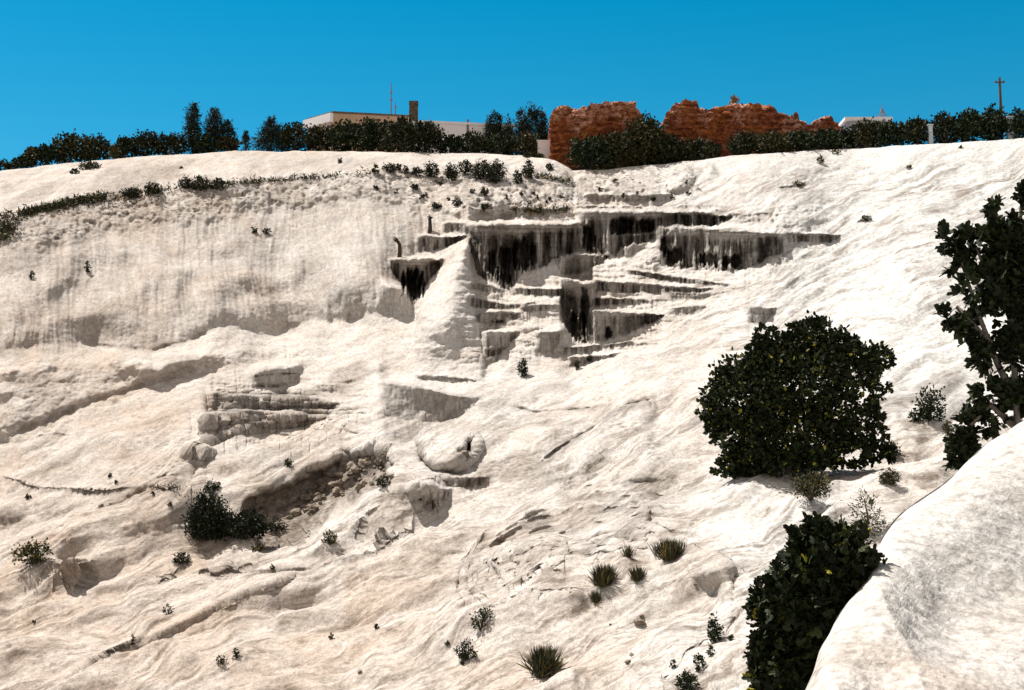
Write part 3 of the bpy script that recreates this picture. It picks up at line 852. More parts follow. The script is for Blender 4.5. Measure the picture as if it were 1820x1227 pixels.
LEAF = {
    # x across, y along the leaf, z fold
    'oval': (np.array([(0, 0, 0), (.34, .35, .10), (.26, .75, .08), (0, 1, 0), (-.26, .75, .08), (-.34, .35, .10)]), np.array([(0, 1, 2, 3), (0, 3, 4, 5)])),
    'fig': (np.array([(0, 0, 0), (.42, .12, .08), (.48, .52, .12), (.20, .55, .04), (.22, .9, .10), (0, 1.08, .0), (-.22, .9, .10), (-.20, .55, .04), (-.48, .52, .12), (-.42, .12, .08)]),
            np.array([(0, 1, 2, 3), (0, 3, 4, 5), (0, 5, 6, 7), (0, 7, 8, 9)])),
    'blade': (np.array([(-.05, 0, 0), (.05, 0, 0), (.035, .6, .06), (0, 1, .16)]), np.array([(0, 1, 2, 3)])),
    'fine': (np.array([(-.016, 0, 0), (.016, 0, 0), (.012, .6, .08), (0, 1, .2)]), np.array([(0, 1, 2, 3)])),
    'needle': (np.array([(-.16, 0, 0), (.16, 0, 0), (.12, .7, .05), (-.02, 1, .1)]), np.array([(0, 1, 2, 3)])),
}


def leaves(name, c, d, size, kind, mat, parent, rs, shade=None, roll=None):
    """leaf shaped faces at points c growing along directions d"""
    n = len(c)
    d = d / np.maximum(np.linalg.norm(d, axis=1, keepdims=True), 1e-6)
    r = rs.normal(size=(n, 3)) if roll is None else np.array([0, 0, 1.0]) + roll * rs.normal(size=(n, 3))
    a = np.cross(d, r); a /= np.maximum(np.linalg.norm(a, axis=1, keepdims=True), 1e-6)
    b = np.cross(a, d)
    tv, tf = LEAF[kind]
    v = c[:, None, :] + size[:, None, None] * (tv[None, :, 0:1] * a[:, None] + tv[None, :, 1:2] * d[:, None] + tv[None, :, 2:3] * b[:, None])
    f = (np.arange(n) * len(tv))[:, None, None] + tf[None]
    sh = rs.uniform(0, 1, n) if shade is None else shade
    return mesh(name, v.reshape(-1, 3), f.reshape(-1, 4), mat, parent, False, np.repeat(sh, len(tv)))


def lobe_points(lobes, n, rs, shell=.55, clump=0.16, per=14):
    """clustered points in a union of ellipsoids: clumps near the surface, gaps between them"""
    lb = np.array(lobes, float)
    wgt = (lb[:, 3] * lb[:, 5]) + 1e-6
    m = max(1, n // per)
    idx = rs.choice(len(lb), m, p=wgt / wgt.sum())
    d = rs.normal(size=(m, 3)); d /= np.linalg.norm(d, axis=1, keepdims=True)
    rad = shell + (1 - shell) * rs.uniform(0, 1, m) ** .6
    spr = rs.uniform(size=m) < .14
    rad[spr] = rs.uniform(.98, 1.16, spr.sum())
    inner = rs.uniform(size=m) < .3
    rad[inner] = rs.uniform(0, 1, inner.sum()) ** .5 * .8
    cc = lb[idx, :3] + d * rad[:, None] * lb[idx, 3:]
    k_ = np.repeat(np.arange(m), per)
    scale = lb[idx, 3:].mean(1)
    off = rs.normal(size=(len(k_), 3)) * (clump * scale[k_])[:, None]
    out = d[k_] + .7 * rs.normal(size=(len(k_), 3)) + np.array([0, 0, .25])
    return cc[k_] + off, out


def px_lobes(base, Yd, items, depth=1.0):
    """ellipsoids given by their place and radii in photo pixels, at distance Yd, in the thing's own coordinates"""
    out = []
    for it in items:
        px, py, rx, ry = it[:4]
        dy = it[4] if len(it) > 4 else 0.0
        p = at(px, py, Yd + dy) - base
        s = Yd / F0
        out.append((p.x, p.y, p.z, rx * s, .5 * (rx + ry) * s * depth, ry * s))
    return out


def plant(name, label, cat, base, lobes, n, leaf, kind, mat, stems, rs, group=None, trunk='stem', crown='foliage', bark=None, clump=.16, per=14, shell=.55, roll=None):
    """a thing: an Empty at the base, foliage and woody stems as parts"""
    e = empty(name, base, label, cat, group)
    p, d = lobe_points(lobes, n, rs, shell, clump, per)
    low = p[:, 2] > -0.05 - .25 * np.abs(p[:, 1])
    p, d = p[low], d[low]
    leaves(crown, p, d, leaf * rs.uniform(.7, 1.25, len(p)), kind, mat, e, rs, roll=roll)
    if stems:
        b = MB()
        for pts, rad in stems: b.tube(pts, rad, 6)
        b.build(trunk, bark or M['twig'], e, True)
    return e


def auto_stems(lobes, rs, r=.05, n=4):
    st = []
    for k_ in range(n):
        L_ = lobes[rs.randint(len(lobes))]
        tip = Vector(L_[:3]) + Vector((rs.normal() * L_[3] * .4, rs.normal() * L_[4] * .4, L_[5] * .3))
        midp = tip * .5 + Vector((rs.normal() * .15 * L_[3], rs.normal() * .15 * L_[3], .1 * L_[5]))
        st.append(([Vector((0, 0, -.25)), midp, tip], [r, r * .6, r * .2]))
    return st
# ---------------------------------------------------------------- the near mound, lower right
SIL = [(1400, 1330), (1424, 1245), (1440, 1200), (1458, 1150), (1483, 1108), (1505, 1072), (1530, 1045), (1546, 1018), (1556, 985), (1572, 950), (1598, 915), (1640, 886), (1684, 857), (1722, 817), (1762, 782), (1825, 744), (1900, 702), (2100, 600), (2500, 420)]
sl = np.array(SIL, float)
acc = np.concatenate([[0], np.cumsum(np.hypot(*np.diff(sl, axis=0).T))])
ns, ntt = 520, 420
sa = np.linspace(0, acc[-1], ns)
kx, ky = np.interp(sa, acc, sl[:, 0]), np.interp(sa, acc, sl[:, 1])
kern = np.ones(15) / 15
kx = np.convolve(np.pad(kx, 7, mode='edge'), kern, 'valid'); ky = np.convolve(np.pad(ky, 7, mode='edge'), kern, 'valid')
jit_ = 4.0 * fbm(sa / 70, 0.5, o=2, seed=101)
ex = np.interp(sa, [0, acc[-1]], [1500, 3200]); ey = np.interp(sa, [0, acc[-1]], [1900, 1500])
tt = (np.linspace(0, 1, ntt) ** 1.8)[:, None]
dcy = np.exp(-tt * 40)
mu = (kx[None] + jit_[None] * dcy) * (1 - tt) + ex[None] * tt
mv = (ky[None] + .5 * jit_[None] * dcy) * (1 - tt) + ey[None] * tt
Ye = np.interp(ky, [420, 744, 860, 1010, 1150, 1330], [44, 30, 26, 21, 18.5, 16.5])
dist = np.hypot(mu - kx[None], mv - ky[None])
mL = np.log(Ye)[None] - .085 * np.sqrt(np.clip(dist / 110, 0, 1) * (2 - np.clip(dist / 110, 0, 1))) - dist * .00062
# a fold: the right hand side of the mound hangs steeper, and a lower swell catches the light again
fold = sm(1590, 1720, mu + 20 * fbm(mu / 60, mv / 60, o=2, seed=103)) * sm(850, 1010, mv) * (1 - sm(1080, 1190, mv - .35 * (1700 - mu)))
mL += .016 * fold
mL -= .05 * sm(1080, 1260, mv - .35 * (1700 - mu)) * sm(1560, 1700, mu)
mY = np.exp(mL)
mrx, mrz = ray(mu, mv)
MP = np.stack([mrx * mY, mY, mrz * mY], -1)
MN = gridnormals(MP)
sgn = np.sign((MN * -MP).sum(-1, keepdims=True)); MN = MN * sgn
mx_, my_, mz_ = MP[..., 0], MP[..., 1], MP[..., 2]
rough_ = .05 * fbm(mx_ / 1.2, my_ / 1.2, mz_ / 1.2, o=6, seed=104, gain=.6) - .03 * np.clip(perlin(mx_ / .22, my_ / .22, mz_ / .22, seed=107) - .35, 0, 1) + .010 * fbm(mx_ / .16, my_ / .16, mz_ / .16, o=3, seed=105)
MP = MP + MN * (rough_ * np.clip(dist / 40, 0, 1))[..., None]
bk = []
for kk in (9.0, 6.0, 4.0, 2.5, 1.2, .5, .15):
    q = MP[0].copy(); q *= (1 + kk / q[:, 1:2]); q[:, 0] += .12 * kk; q[:, 2] -= .55 * kk + .05 * kk * kk
    bk.append(q)
MALL = np.concatenate([np.stack(bk), MP])[::-1]
mpad = lambda a: np.concatenate([np.repeat(a[:1], 7, 0), a])[::-1]
spk = sm(.1, .5, fbm(mx_ / 1.1, my_ / 1.1, mz_ / 1.1, o=3, seed=106))
mound = grid_mesh('hill', MALL, dict(stain_shade=mpad(.12 * fold * (.4 + spk)), soil=mpad(np.clip(.1 * spk + .5 * (perlin(mx_ / .3, my_ / .3, mz_ / .3, seed=108) > .5), 0, .6)), pit=mpad(spk * .25), tint=mpad(.75 - .3 * sm(1000, 1250, mv))), M['trav'])  # the fold's turned-away side is darkened as painted shade
mound['kind'] = 'structure'
mf = np.stack([(mv + .75 * mu) / 60, (.75 * mv - mu) / 60, np.full(mu.shape, .06)], -1)
flow_attr(mound, np.concatenate([np.repeat(mf[:1], 7, 0), mf])[::-1])


def mound_back(px, kk):
    """a point on the far side of the mound, kk metres behind its edge"""
    i = int(np.argmin(np.abs(kx - px)))
    q = MP[0, i]
    q = q * (1 + kk / q[1])
    return Vector((q[0] + .12 * kk, q[1], q[2] - .55 * kk - .05 * kk * kk))
# ---------------------------------------------------------------- skyline: hedges, trees, ruins, buildings
RS = np.random.RandomState(11)


def skyshrub(label, px, w_, top, dy, group, name='hedge_shrub', cat='shrub', mat='hedge', leaf=.34, dens=1.0, shape='round', bot=None):
    base = plateau(px, dy); Yd = base.y
    yb = float(np.interp(px, us, crest)) if bot is None else bot
    h = (yb - top) * RS.uniform(.94, 1.04); top = yb - h
    its = []
    if shape == 'round':
        its = [(px, top + .62 * h, .46 * w_, .50 * h), (px - .22 * w_, top + .50 * h, .27 * w_, .40 * h), (px + .2 * w_, top + .42 * h, .26 * w_, .36 * h), (px + RS.uniform(-.12, .12) * w_, top + .22 * h, .2 * w_, .24 * h)]
    elif shape == 'column':
        its = [(px, top + .75 * h, .48 * w_, .32 * h), (px, top + .5 * h, .46 * w_, .3 * h), (px + .03 * w_, top + .27 * h, .36 * w_, .24 * h), (px, top + .12 * h, .17 * w_, .15 * h)]
    elif shape == 'cone':
        its = [(px, top + .8 * h, .5 * w_, .26 * h), (px, top + .55 * h, .36 * w_, .24 * h), (px + .02 * w_, top + .32 * h, .22 * w_, .2 * h), (px + .02 * w_, top + .12 * h, .10 * w_, .14 * h)]
    elif shape == 'pine':
        its = [(px, top + .7 * h, .5 * w_, .3 * h), (px - .24 * w_, top + .36 * h, .13 * w_, .26 * h), (px + .02 * w_, top + .2 * h, .12 * w_, .22 * h), (px + .25 * w_, top + .3 * h, .13 * w_, .24 * h), (px + .38 * w_, top + .5 * h, .1 * w_, .2 * h)]
    lobes = px_lobes(base, Yd, its, 1.0)
    n = int(dens * (120 + .62 * w_ * h))
    tip = Vector(lobes[0][:3])
    stems = [([Vector((0, 0, -.5)), tip * .6, Vector(lobes[-1][:3])], [.16, .12, .04])] + auto_stems(lobes, RS, .08, 2)
    return plant(name, label, cat, base, lobes, n, leaf, 'needle' if shape in ('pine', 'cone', 'column') else 'oval', M[mat if mat != 'hedge' else ('hedge', 'hedge_olive', 'hedge_green')[RS.randint(3)]], stems, RS, group, 'trunk', 'crown', M['bark'], clump=.2, per=10, shell=.6)


G1 = 'shrubs of the skyline hedge'
for a in (
    ('low dark shrub at the far left end of the skyline hedge', 12, 40, 289, 2, G1),
    ('small dark shrub second from the far left end of the skyline hedge', 38, 32, 280, 2, G1),
    ('dark upright shrub left of a thin gap of sky in the far left hedge', 58, 32, 263, 3, G1),
    ('loose dark shrub with sky showing beside it, left of the big round shrub', 83, 34, 257, 3, G1),
    ('big rounded dark shrub, the tallest at the left end of the skyline hedge', 126, 70, 238, 4, G1),
    ('dark shrub whose right side slopes down to the gap in the left hedge', 170, 52, 245, 3, G1),
    ('dark shrub just right of the gap in the left hedge', 222, 44, 244, 3, G1),
    ('bushy dark shrub of the hedge, two left of the slender cypress', 260, 52, 237, 4, G1),
    ('bushy dark shrub of the hedge at the left foot of the slender cypress', 304, 58, 238, 4, G1),
    ('dark shrub between the feet of the two cypresses', 362, 46, 242, 3, G1),
    ('dark shrub sprawling at the right foot of the stouter cypress', 408, 46, 244, 2, G1),
    ('big dark shrub right of the cone shaped tree, before the tan building', 524, 56, 220, 3, G1),
    ('round dark shrub under the left end of the tan building', 568, 60, 223, 3, G1),
    ('dark shrub under the left corner of the tan front wall', 616, 62, 216, 3, G1),
    ('tall dark shrub before the middle of the tan building', 664, 66, 211, 4, G1),
    ('dark shrub before the right end of the tan building', 712, 62, 213, 3, G1),
    ('dark shrub at the foot of the chimney, where the white building starts', 757, 58, 215, 3, G1),
    ('low dark shrub before the left part of the long white building', 800, 50, 243, 3, G1),
    ('domed dark shrub before the middle of the long white building', 844, 58, 237, 3, G1),
    ('dark shrub before the right end of the long white building', 889, 54, 241, 3, G1),
    ('dark shrub below the pines beside the small white wall', 936, 52, 238, 3, G1),
    ('dark shrub just right of the lump of ruin nearest the white pavilion', 1500, 44, 230, 3, G1),
    ('dark clipped shrub before the left half of the white pavilion', 1544, 46, 216, 2, G1),
    ('dark clipped shrub before the right end of the white pavilion', 1576, 34, 216, 2, G1),
    ('low dark shrub standing alone right of the pavilion', 1598, 30, 220, 2, G1),
    ('dark shrub left of the pale blue gate post', 1630, 48, 213, 2, G1),
    ('large dark shrub right of the pale blue gate post', 1682, 50, 201, 3, G1),
    ('tall dark shrub in the middle of the right hedge', 1722, 54, 198, 3, G1),
    ('tall dark shrub at the foot of the utility pole', 1765, 50, 195, 3, G1),
    ('dark leaning shrub at the far right end of the skyline', 1808, 36, 198, 2, G1),
):
    skyshrub(*a)
G2 = 'shrubs in front of the brick ruins'
for a in (
    ('low dark shrub left of the brick ruin, below the small white wall', 950, 46, 276, 1, G2),
    ('small dark shrub left of the low one beside the brick ruin', 920, 30, 284, 1, G2),
    ('wide dark shrub covering the foot of the left ruin', 1052, 80, 243, 2, G2),
    ('dark shrub between the wide one and the tall one in front of the left ruin', 1098, 54, 236, 2, G2),
    ('tall dark shrub hiding the right corner of the left ruin', 1146, 64, 208, 3, G2),
    ('dark shrub in the gap between the two big ruins', 1186, 56, 238, 2, G2),
    ('spreading dark shrub at the left foot of the right ruin', 1235, 64, 249, 2, G2),
    ('small dark shrub left of the bare orange foot of the right ruin', 1268, 34, 258, 1, G2),
    ('round dark shrub right of the bare orange foot of the right ruin', 1326, 62, 238, 2, G2),
    ('dark shrub before the right half of the right ruin', 1374, 62, 236, 2, G2),
    ('dark shrub below the rounded right shoulder of the right ruin', 1420, 60, 236, 2, G2),
    ('dark shrub below the small brick lump', 1466, 56, 231, 2, G2),
):
    skyshrub(*a)
skyshrub('slender dark cypress, the taller and narrower of the twin cypresses', 343, 25, 186, 4, 'cypresses on the skyline', 'cypress', 'tree', 'pine', .30, 2.4, 'column')
skyshrub('stouter dark cypress with a blunt top, right one of the twin cypresses', 381, 34, 190, 4, 'cypresses on the skyline', 'cypress', 'tree', 'pine', .30, 2.2, 'column')
skyshrub('small dark tree close beside the stouter cypress', 404, 28, 217, 3, None, 'evergreen_tree', 'tree', 'pine', .30, 1.8, 'column')
skyshrub('thin dark sapling at the right edge of the gap by the cypresses', 437, 12, 229, 2, None, 'sapling', 'tree', 'pine', .25, 2.0, 'column')
skyshrub('broad cone shaped dark tree rising to a point left of the building', 482, 66, 207, 4, None, 'conifer', 'tree', 'pine', .30, 1.9, 'cone')
skyshrub('small dark pine showing over the right part of the white building', 878, 36, 193, 16, 'pines behind the white building', 'pine_tree', 'tree', 'pine', .34, 1.5, 'pine')
skyshrub('smallest pine, between the other two behind the white building', 903, 22, 204, 15, 'pines behind the white building', 'pine_tree', 'tree', 'pine', .34, 1.6, 'cone')
skyshrub('big spiky dark pine between the white building and the brick ruin', 943, 66, 190, 12, 'pines behind the white building', 'pine_tree', 'tree', 'pine', .34, 1.8, 'pine')
skyshrub('small pale yellowish shrub in the gap of the left hedge', 205, 16, 258, 1, None, 'dry_shrub', 'shrub', 'dry', .26, 2.0, 'round')


# ------------------------------------------------ brick ruins: thick walls broken along the top
def ruin(label, outline, Yd, thick, seed, group, bottom):
    o_ = np.array(outline, float)
    x0, x1 = o_[0, 0], o_[-1, 0]
    nx = int((x1 - x0) / 1.1)
    px = np.linspace(x0, x1, nx)
    top = np.interp(px, o_[:, 0], o_[:, 1]) + 1.6 * fbm(px / 5.0, .5, o=3, seed=seed) + 1.2 * np.round(2 * perlin(px / 9, 3.3, seed=seed))
    base = at((x0 + x1) / 2, bottom, Yd)
    nz, ny = 70, 14
    rows = []
    zt = np.array([at(a, b, Yd).z for a, b in zip(px, top)]) - base.z
    xx = np.array([at(a, bottom, Yd).x for a in px]) - base.x
    for k_ in range(nz + 1): rows.append(np.stack([xx, np.zeros(nx), -1.5 + (zt + 1.5) * k_ / nz], -1))
    for k_ in range(1, ny + 1): rows.append(np.stack([xx, np.full(nx, thick * k_ / ny), zt + .25 * perlin(xx, k_ * .5, seed=seed)], -1))
    for k_ in range(1, 25): rows.append(np.stack([xx, np.full(nx, thick), -1.5 + (zt + 1.5) * (1 - k_ / 24)], -1))
    G_ = np.stack(rows)
    # lean the end faces in a little and close them
    X, Y_, Z = G_[..., 0], G_[..., 1], G_[..., 2]
    dn = .42 * fbm(X / 1.1, Y_ / 1.1, Z / .8, o=5, seed=seed + 3) + .25 * perlin(X / 4, Y_ / 4, Z / 4, seed=seed + 9)
    sgn_ = np.where(Y_ < thick * .5, -1, 1)
    dn = dn + .10 * np.sign(np.sin(Z * 2 * math.pi / .75 + .6 * perlin(X / 2, Z / 2, seed=seed))) + .25 * (perlin(X / .7, Z / .5, seed=seed + 12) > .25)
    G_[..., 1] += sgn_ * dn
    G_[..., 2] += .3 * fbm(X / 1.1, Y_ / 1.1, Z / 1.1, o=3, seed=seed + 5) * (Z > 0)
    G_[..., 0] += .25 * fbm(X / 1.3 + 9, Y_ / 1.3, Z / 1.3, o=3, seed=seed + 6)
    R, C = G_.shape[:2]
    i = np.arange(R * C).reshape(R, C)
    f = np.stack([i[:-1, :-1], i[:-1, 1:], i[1:, 1:], i[1:, :-1]], -1).reshape(-1, 4).tolist()
    for c_, rev in ((0, False), (C - 1, True)):              # end faces as strips between front and back columns
        fr, bk_ = i[:nz + 1, c_], i[nz + ny:, c_][::-1]
        for k_ in range(nz):
            a, b = fr[k_], fr[k_ + 1]
            c2, d2 = bk_[min(24, int((k_ + 1) * 24 / nz))], bk_[int(k_ * 24 / nz)]
            q = [a, b, c2, d2] if c2 != d2 else [a, b, c2]
            f.append([int(t) for t in (q[::-1] if not rev else q)])
        cap = [int(t) for t in i[nz:nz + ny + 1, c_]]
        f.append(cap if not rev else cap[::-1])
    e = empty('brick_ruin', base, label, 'ruin', group)
    hz = (Z / np.maximum(zt[None], .5)).clip(0, 1)
    rub = np.clip(sm(.62, .95, hz + .5 * fbm(X / 2.2, Y_ / 2.2, Z / 2.2, o=3, seed=seed + 8)) , 0, 1)
    mesh('wall', G_.reshape(-1, 3), f, M['ruin'], e, False, rub.reshape(-1), 'rubble')
    return e, base


GR_ = 'brick ruins on the skyline'
YR = float(plateau(1050, 7).y)
ruin('block shaped red brick ruin with a level top, left one of the two big ruins', [(978, 209), (985, 196), (1010, 188), (1026, 192), (1037, 188), (1076, 184), (1103, 182), (1126, 180), (1134, 194), (1148, 214), (1172, 236)], YR, 9, 201, GR_, 300)
YR2 = float(plateau(1280, 7).y)
ruin('long red brick ruin with a tower like left end, right of the two big ones', [(1172, 238), (1180, 214), (1188, 200), (1202, 183), (1224, 178), (1242, 180), (1247, 191), (1258, 194), (1278, 192), (1287, 187), (1307, 184), (1340, 185), (1367, 186), (1384, 194), (1395, 204), (1403, 207), (1416, 205), (1430, 213), (1442, 226)], YR2, 9, 221, GR_, 285)
ruin('small reddish brick lump standing apart, right of the big ruins', [(1440, 228), (1452, 213), (1464, 209), (1479, 211), (1490, 220), (1497, 236)], float(plateau(1466, 7).y), 4, 241, GR_, 278)
b0 = at(1306, 187, YR2 + 4)
plant('dry_bush', 'round tan bush growing on top of the right ruin', 'shrub', b0, px_lobes(b0, YR2 + 4, [(1306, 177, 9, 7), (1303, 180, 7, 6), (1309, 180, 6, 5)]), 360, .22, 'oval', mat_leaf('tan_leaf', (.14, .09, .03), (.26, .17, .06), (.36, .25, .09)), auto_stems(px_lobes(b0, YR2 + 4, [(1306, 178, 7, 6)]), RS, .05, 3), RS)

# ------------------------------------------------ tan building with its white left wing
def zrow(py): return float(ray(900, py)[1])


YB0 = float(plateau(592, 20).y)
zt_ = zrow(193) * YB0
cor = at(592, 193, YB0); rgt = at(731, 200, YB0 * zrow(193) / zrow(200)); lft = at(547, 206, YB0 * zrow(193) / zrow(206))
gz = zt_ - 5.4
base = Vector((cor.x, cor.y, gz))
e = empty('house', base, 'tan flat roofed building with a white edged left end above the hedge', 'building')
pl = [(0, 0), (rgt.x - cor.x, rgt.y - cor.y), (rgt.x - cor.x + lft.x - cor.x, rgt.y - cor.y + lft.y - cor.y), (lft.x - cor.x, lft.y - cor.y)]
b = MB(); b.prism(pl, -2, 4.75); b.build('wall', M['plaster'], e)
cx_, cy_ = sum(p[0] for p in pl) / 4, sum(p[1] for p in pl) / 4
grow = lambda s_: [(cx_ + (x_ - cx_) * s_, cy_ + (y_ - cy_) * s_) for x_, y_ in pl]
b = MB(); b.prism(grow(1.02), 4.75, 5.02); b.build('roof', M['stone_dark'], e)
b = MB()                                                     # white fascia over the left end
vx, vy = pl[3]; ln_ = math.hypot(vx, vy); nx_, ny_ = vx / ln_, vy / ln_
ox, oy = ny_ * .35, -nx_ * .35
if ox * pl[1][0] + oy * pl[1][1] > 0: ox, oy = -ox, -oy
pr = lambda a, b_, o1, o2: [(nx_ * a + ox * o1, ny_ * a + oy * o1), (nx_ * a + ox * o2, ny_ * a + oy * o2), (nx_ * b_ + ox * o2, ny_ * b_ + oy * o2), (nx_ * b_ + ox * o1, ny_ * b_ + oy * o1)]
b.prism(pr(-.1, ln_ + .3, .05, 1.6), 3.55, 4.70); b.build('fascia', M['white'], e)
for k_ in range(4):
    a0 = .6 + k_ * (ln_ - .8) / 4
    f_ = MB(); f_.prism(pr(a0, a0 + (ln_ - .8) / 4 - .5, .02, .22), 1.2, 3.4); fo = f_.build('window', M['white'], e)
    f_ = MB(); f_.prism(pr(a0 + .12, a0 + (ln_ - .8) / 4 - .62, .23, .29), 1.35, 3.28); f_.build('pane', M['glass'], fo)

YW = float(plateau(742, 16).y)
zt2 = zrow(214) * YW
wl = at(738, 214, YW); wr = at(913, 222, YW * zrow(214) / zrow(222))
e = empty('long_building', (wl.x, wl.y, zt2 - 4.2), 'long low white building right of the chimney, behind the hedge', 'building')
dx_, dy_ = wr.x - wl.x, wr.y - wl.y
ln_ = math.hypot(dx_, dy_); tx, ty = dx_ / ln_, dy_ / ln_
pq = lambda a, b_, o1, o2: [(tx * a - ty * o1, ty * a + tx * o1), (tx * b_ - ty * o1, ty * b_ + tx * o1), (tx * b_ - ty * o2, ty * b_ + tx * o2), (tx * a - ty * o2, ty * a + tx * o2)]
b = MB(); b.prism(pq(0, ln_, 0, 7), -2, 3.9); b.build('wall', M['white'], e)
b = MB(); b.prism(pq(-.15, ln_ + .15, -.15, 7.15), 3.9, 4.2); b.build('roof', M['white'], e)
b = MB(); b.prism(pq(ln_ * .52, ln_ * .52 + .25, -.12, 0.1), .0, 4.6); b.build('drainpipe', M['metal'], e)

cb = at(735, 216, float(plateau(735, 10).y))
e = empty('chimney', (cb.x, cb.y, cb.z - 2.5), 'dark stone chimney stack rising between the tan and white buildings', 'chimney')
b = MB(); b.box(-.62, .62, -.5, .5, -1.5, 4.5, .1); b.build('stack', M['stone_dark'], e)
b = MB(); b.box(-.56, .56, -.45, .45, 4.5, 5.0); b.build('cap', M['stone_dark'], e)
b = MB(); b.box(-1.0, 1.0, -.85, .85, -1.6, 2.35, .12); b.build('plinth', M['white'], e)


def mast(name, label, cat, px, top, bottom, Yd, r, rungs, wid=.0):
    p0, p1 = at(px, bottom, Yd), at(px, top, Yd)
    h = p1.z - p0.z
    e = empty(name, p0, label, cat)
    b = MB()
    if wid:
        for sx_ in (-1, 1):
            for sy_ in (-1, 1): b.tube([(sx_ * wid, sy_ * wid, -.3), (sx_ * .05, sy_ * .05, h * .62)], [r, r * .8], 5)
        for q in range(1, 6):
            t = q / 6; hw = wid * (1 - t) + .05 * t
            zq = h * .62 * t
            b.tube([(-hw, -hw, zq), (hw, -hw, zq)], [r * .7] * 2, 4); b.tube([(-hw, hw, zq), (hw, hw, zq)], [r * .7] * 2, 4)
        b.tube([(0, 0, h * .55), (0, 0, h)], [r, r * .6], 5)
    else:
        b.tube([(0, 0, -.5), (0, 0, h)], [r, r * .7], 6)
    b.build('mast', M['metal'], e)
    for q in rungs:
        b = MB(); b.tube([(-.35, 0, h * q), (.35, 0, h * q)], [r * .6] * 2, 5); b.build('crossbar', M['metal'], e)


mast('antenna', 'thin reddish aerial mast standing above the tan roof', 'antenna', 695, 148, 202, YB0 + 5, .09, (.45, .7))
mast('antenna', 'short dark aerial beside the thin mast on the tan roof', 'antenna', 703, 183, 202, YB0 + 4, .08, (.6,))
mast('lattice_mast', 'small pointed lattice mast over the white pavilion', 'antenna', 1568, 184, 210, float(plateau(1568, 14).y), .05, (), .55)
# small white wall left of the ruin
p0 = at(967, 268, float(plateau(967, 5).y))
e = empty('garden_wall', p0, 'small bright white wall between the pines and the left ruin', 'wall')
b = MB(); b.box(-.75, .75, 0, .5, -1, 1.15); b.build('wall', M['white'], e)
b = MB(); b.box(-.85, .85, -.06, .56, 1.15, 1.28); b.build('coping', M['white'], e)
# pavilion
YP = float(plateau(1545, 12).y)
p0 = at(1540, 236, YP)
e = empty('pavilion', p0, 'white flat roofed pavilion showing over the right hedge', 'building')
hR = at(1540, 214, YP).z - p0.z
b = MB(); b.box(-2.3, 2.5, 0, 5, -1, hR - .15); b.build('wall', mat_plain('grey_blue_plaster', (.30, .34, .38), (.38, .42, .46), 1.2), e)
b = MB(); b.box(-2.7, 3.0, -.7, 5.6, hR - .15, hR + .22); b.build('roof', M['white'], e)
for k_ in range(3):
    f_ = MB(); f_.box(-1.9 + 1.5 * k_, -.8 + 1.5 * k_, -.06, .03, hR - 1.5, hR - .4); fo = f_.build('window', M['white'], e)
    f_ = MB(); f_.box(-1.8 + 1.5 * k_, -.9 + 1.5 * k_, -.09, -.062, hR - 1.4, hR - .5); f_.build('pane', M['glass'], fo)
# gate posts
pb = mat_plain('pale_blue_paint', (.50, .58, .62), (.60, .68, .72), 2)
for px, top, lab, wd in ((1654, 224, 'pale blue gate post standing in the gap of the right hedge', .24), (1796, 210, 'pale blue gate post near the far right end of the skyline', .34)):
    p0 = at(px, float(np.interp(px, us, crest)) + 2, float(plateau(px, 2).y))
    h = at(px, top, p0.y).z - p0.z
    e = empty('gate_post', p0, lab, 'post', 'pale gate posts')
    b = MB(); b.box(-wd, wd, -wd, wd, -1, h, .03); b.build('shaft', pb, e)
    b = MB(); b.box(-wd * 1.25, wd * 1.25, -wd * 1.25, wd * 1.25, h, h + .12); b.build('cap', pb, e)
# utility pole
p0 = plateau(1781.5, 4)
h = at(1781.5, 138, p0.y).z - p0.z
e = empty('utility_pole', p0, 'tall weathered wooden utility pole at the right end of the skyline', 'utility pole')
b = MB(); b.tube([(0, 0, -1), (0, 0, h * .5), (0, 0, h)], [.20, .17, .13], 8); b.build('pole', M['wood'], e)
b = MB(); b.box(-.55, .55, -.08, .06, h - .62, h - .48); co = b.build('crossarm', M['wood'], e)
for sx_ in (-.45, .45):
    f_ = MB(); f_.tube([(sx_, 0, h - .48), (sx_, 0, h - .38), (sx_, 0, h - .28)], [.05, .08, .04], 7); f_.build('insulator', M['stone_dark'], co)
# ---------------------------------------------------------------- big fig bush
RS = np.random.RandomState(23)


def big(name, label, cat, base, Yd, items, n, leaf, kind, mat, stem_px, depth=.9, clump=.13, per=12, shell=.6, r0=.1, crown='foliage', trunk='trunk', roll=None):
    lobes = px_lobes(base, Yd, items, depth)
    stems = []
    for path in stem_px:
        pts = [at(a, b, Yd + (c if len(path[0]) > 2 else 0)) - base for a, b, c in [(q + (0,))[:3] for q in path]]
        stems.append((pts, list(np.linspace(r0, r0 * .3, len(pts)))))
    return plant(name, label, cat, base, lobes, n, leaf, kind, M[mat], stems, RS, None, trunk, crown, M['bark'], clump, per, shell, roll)


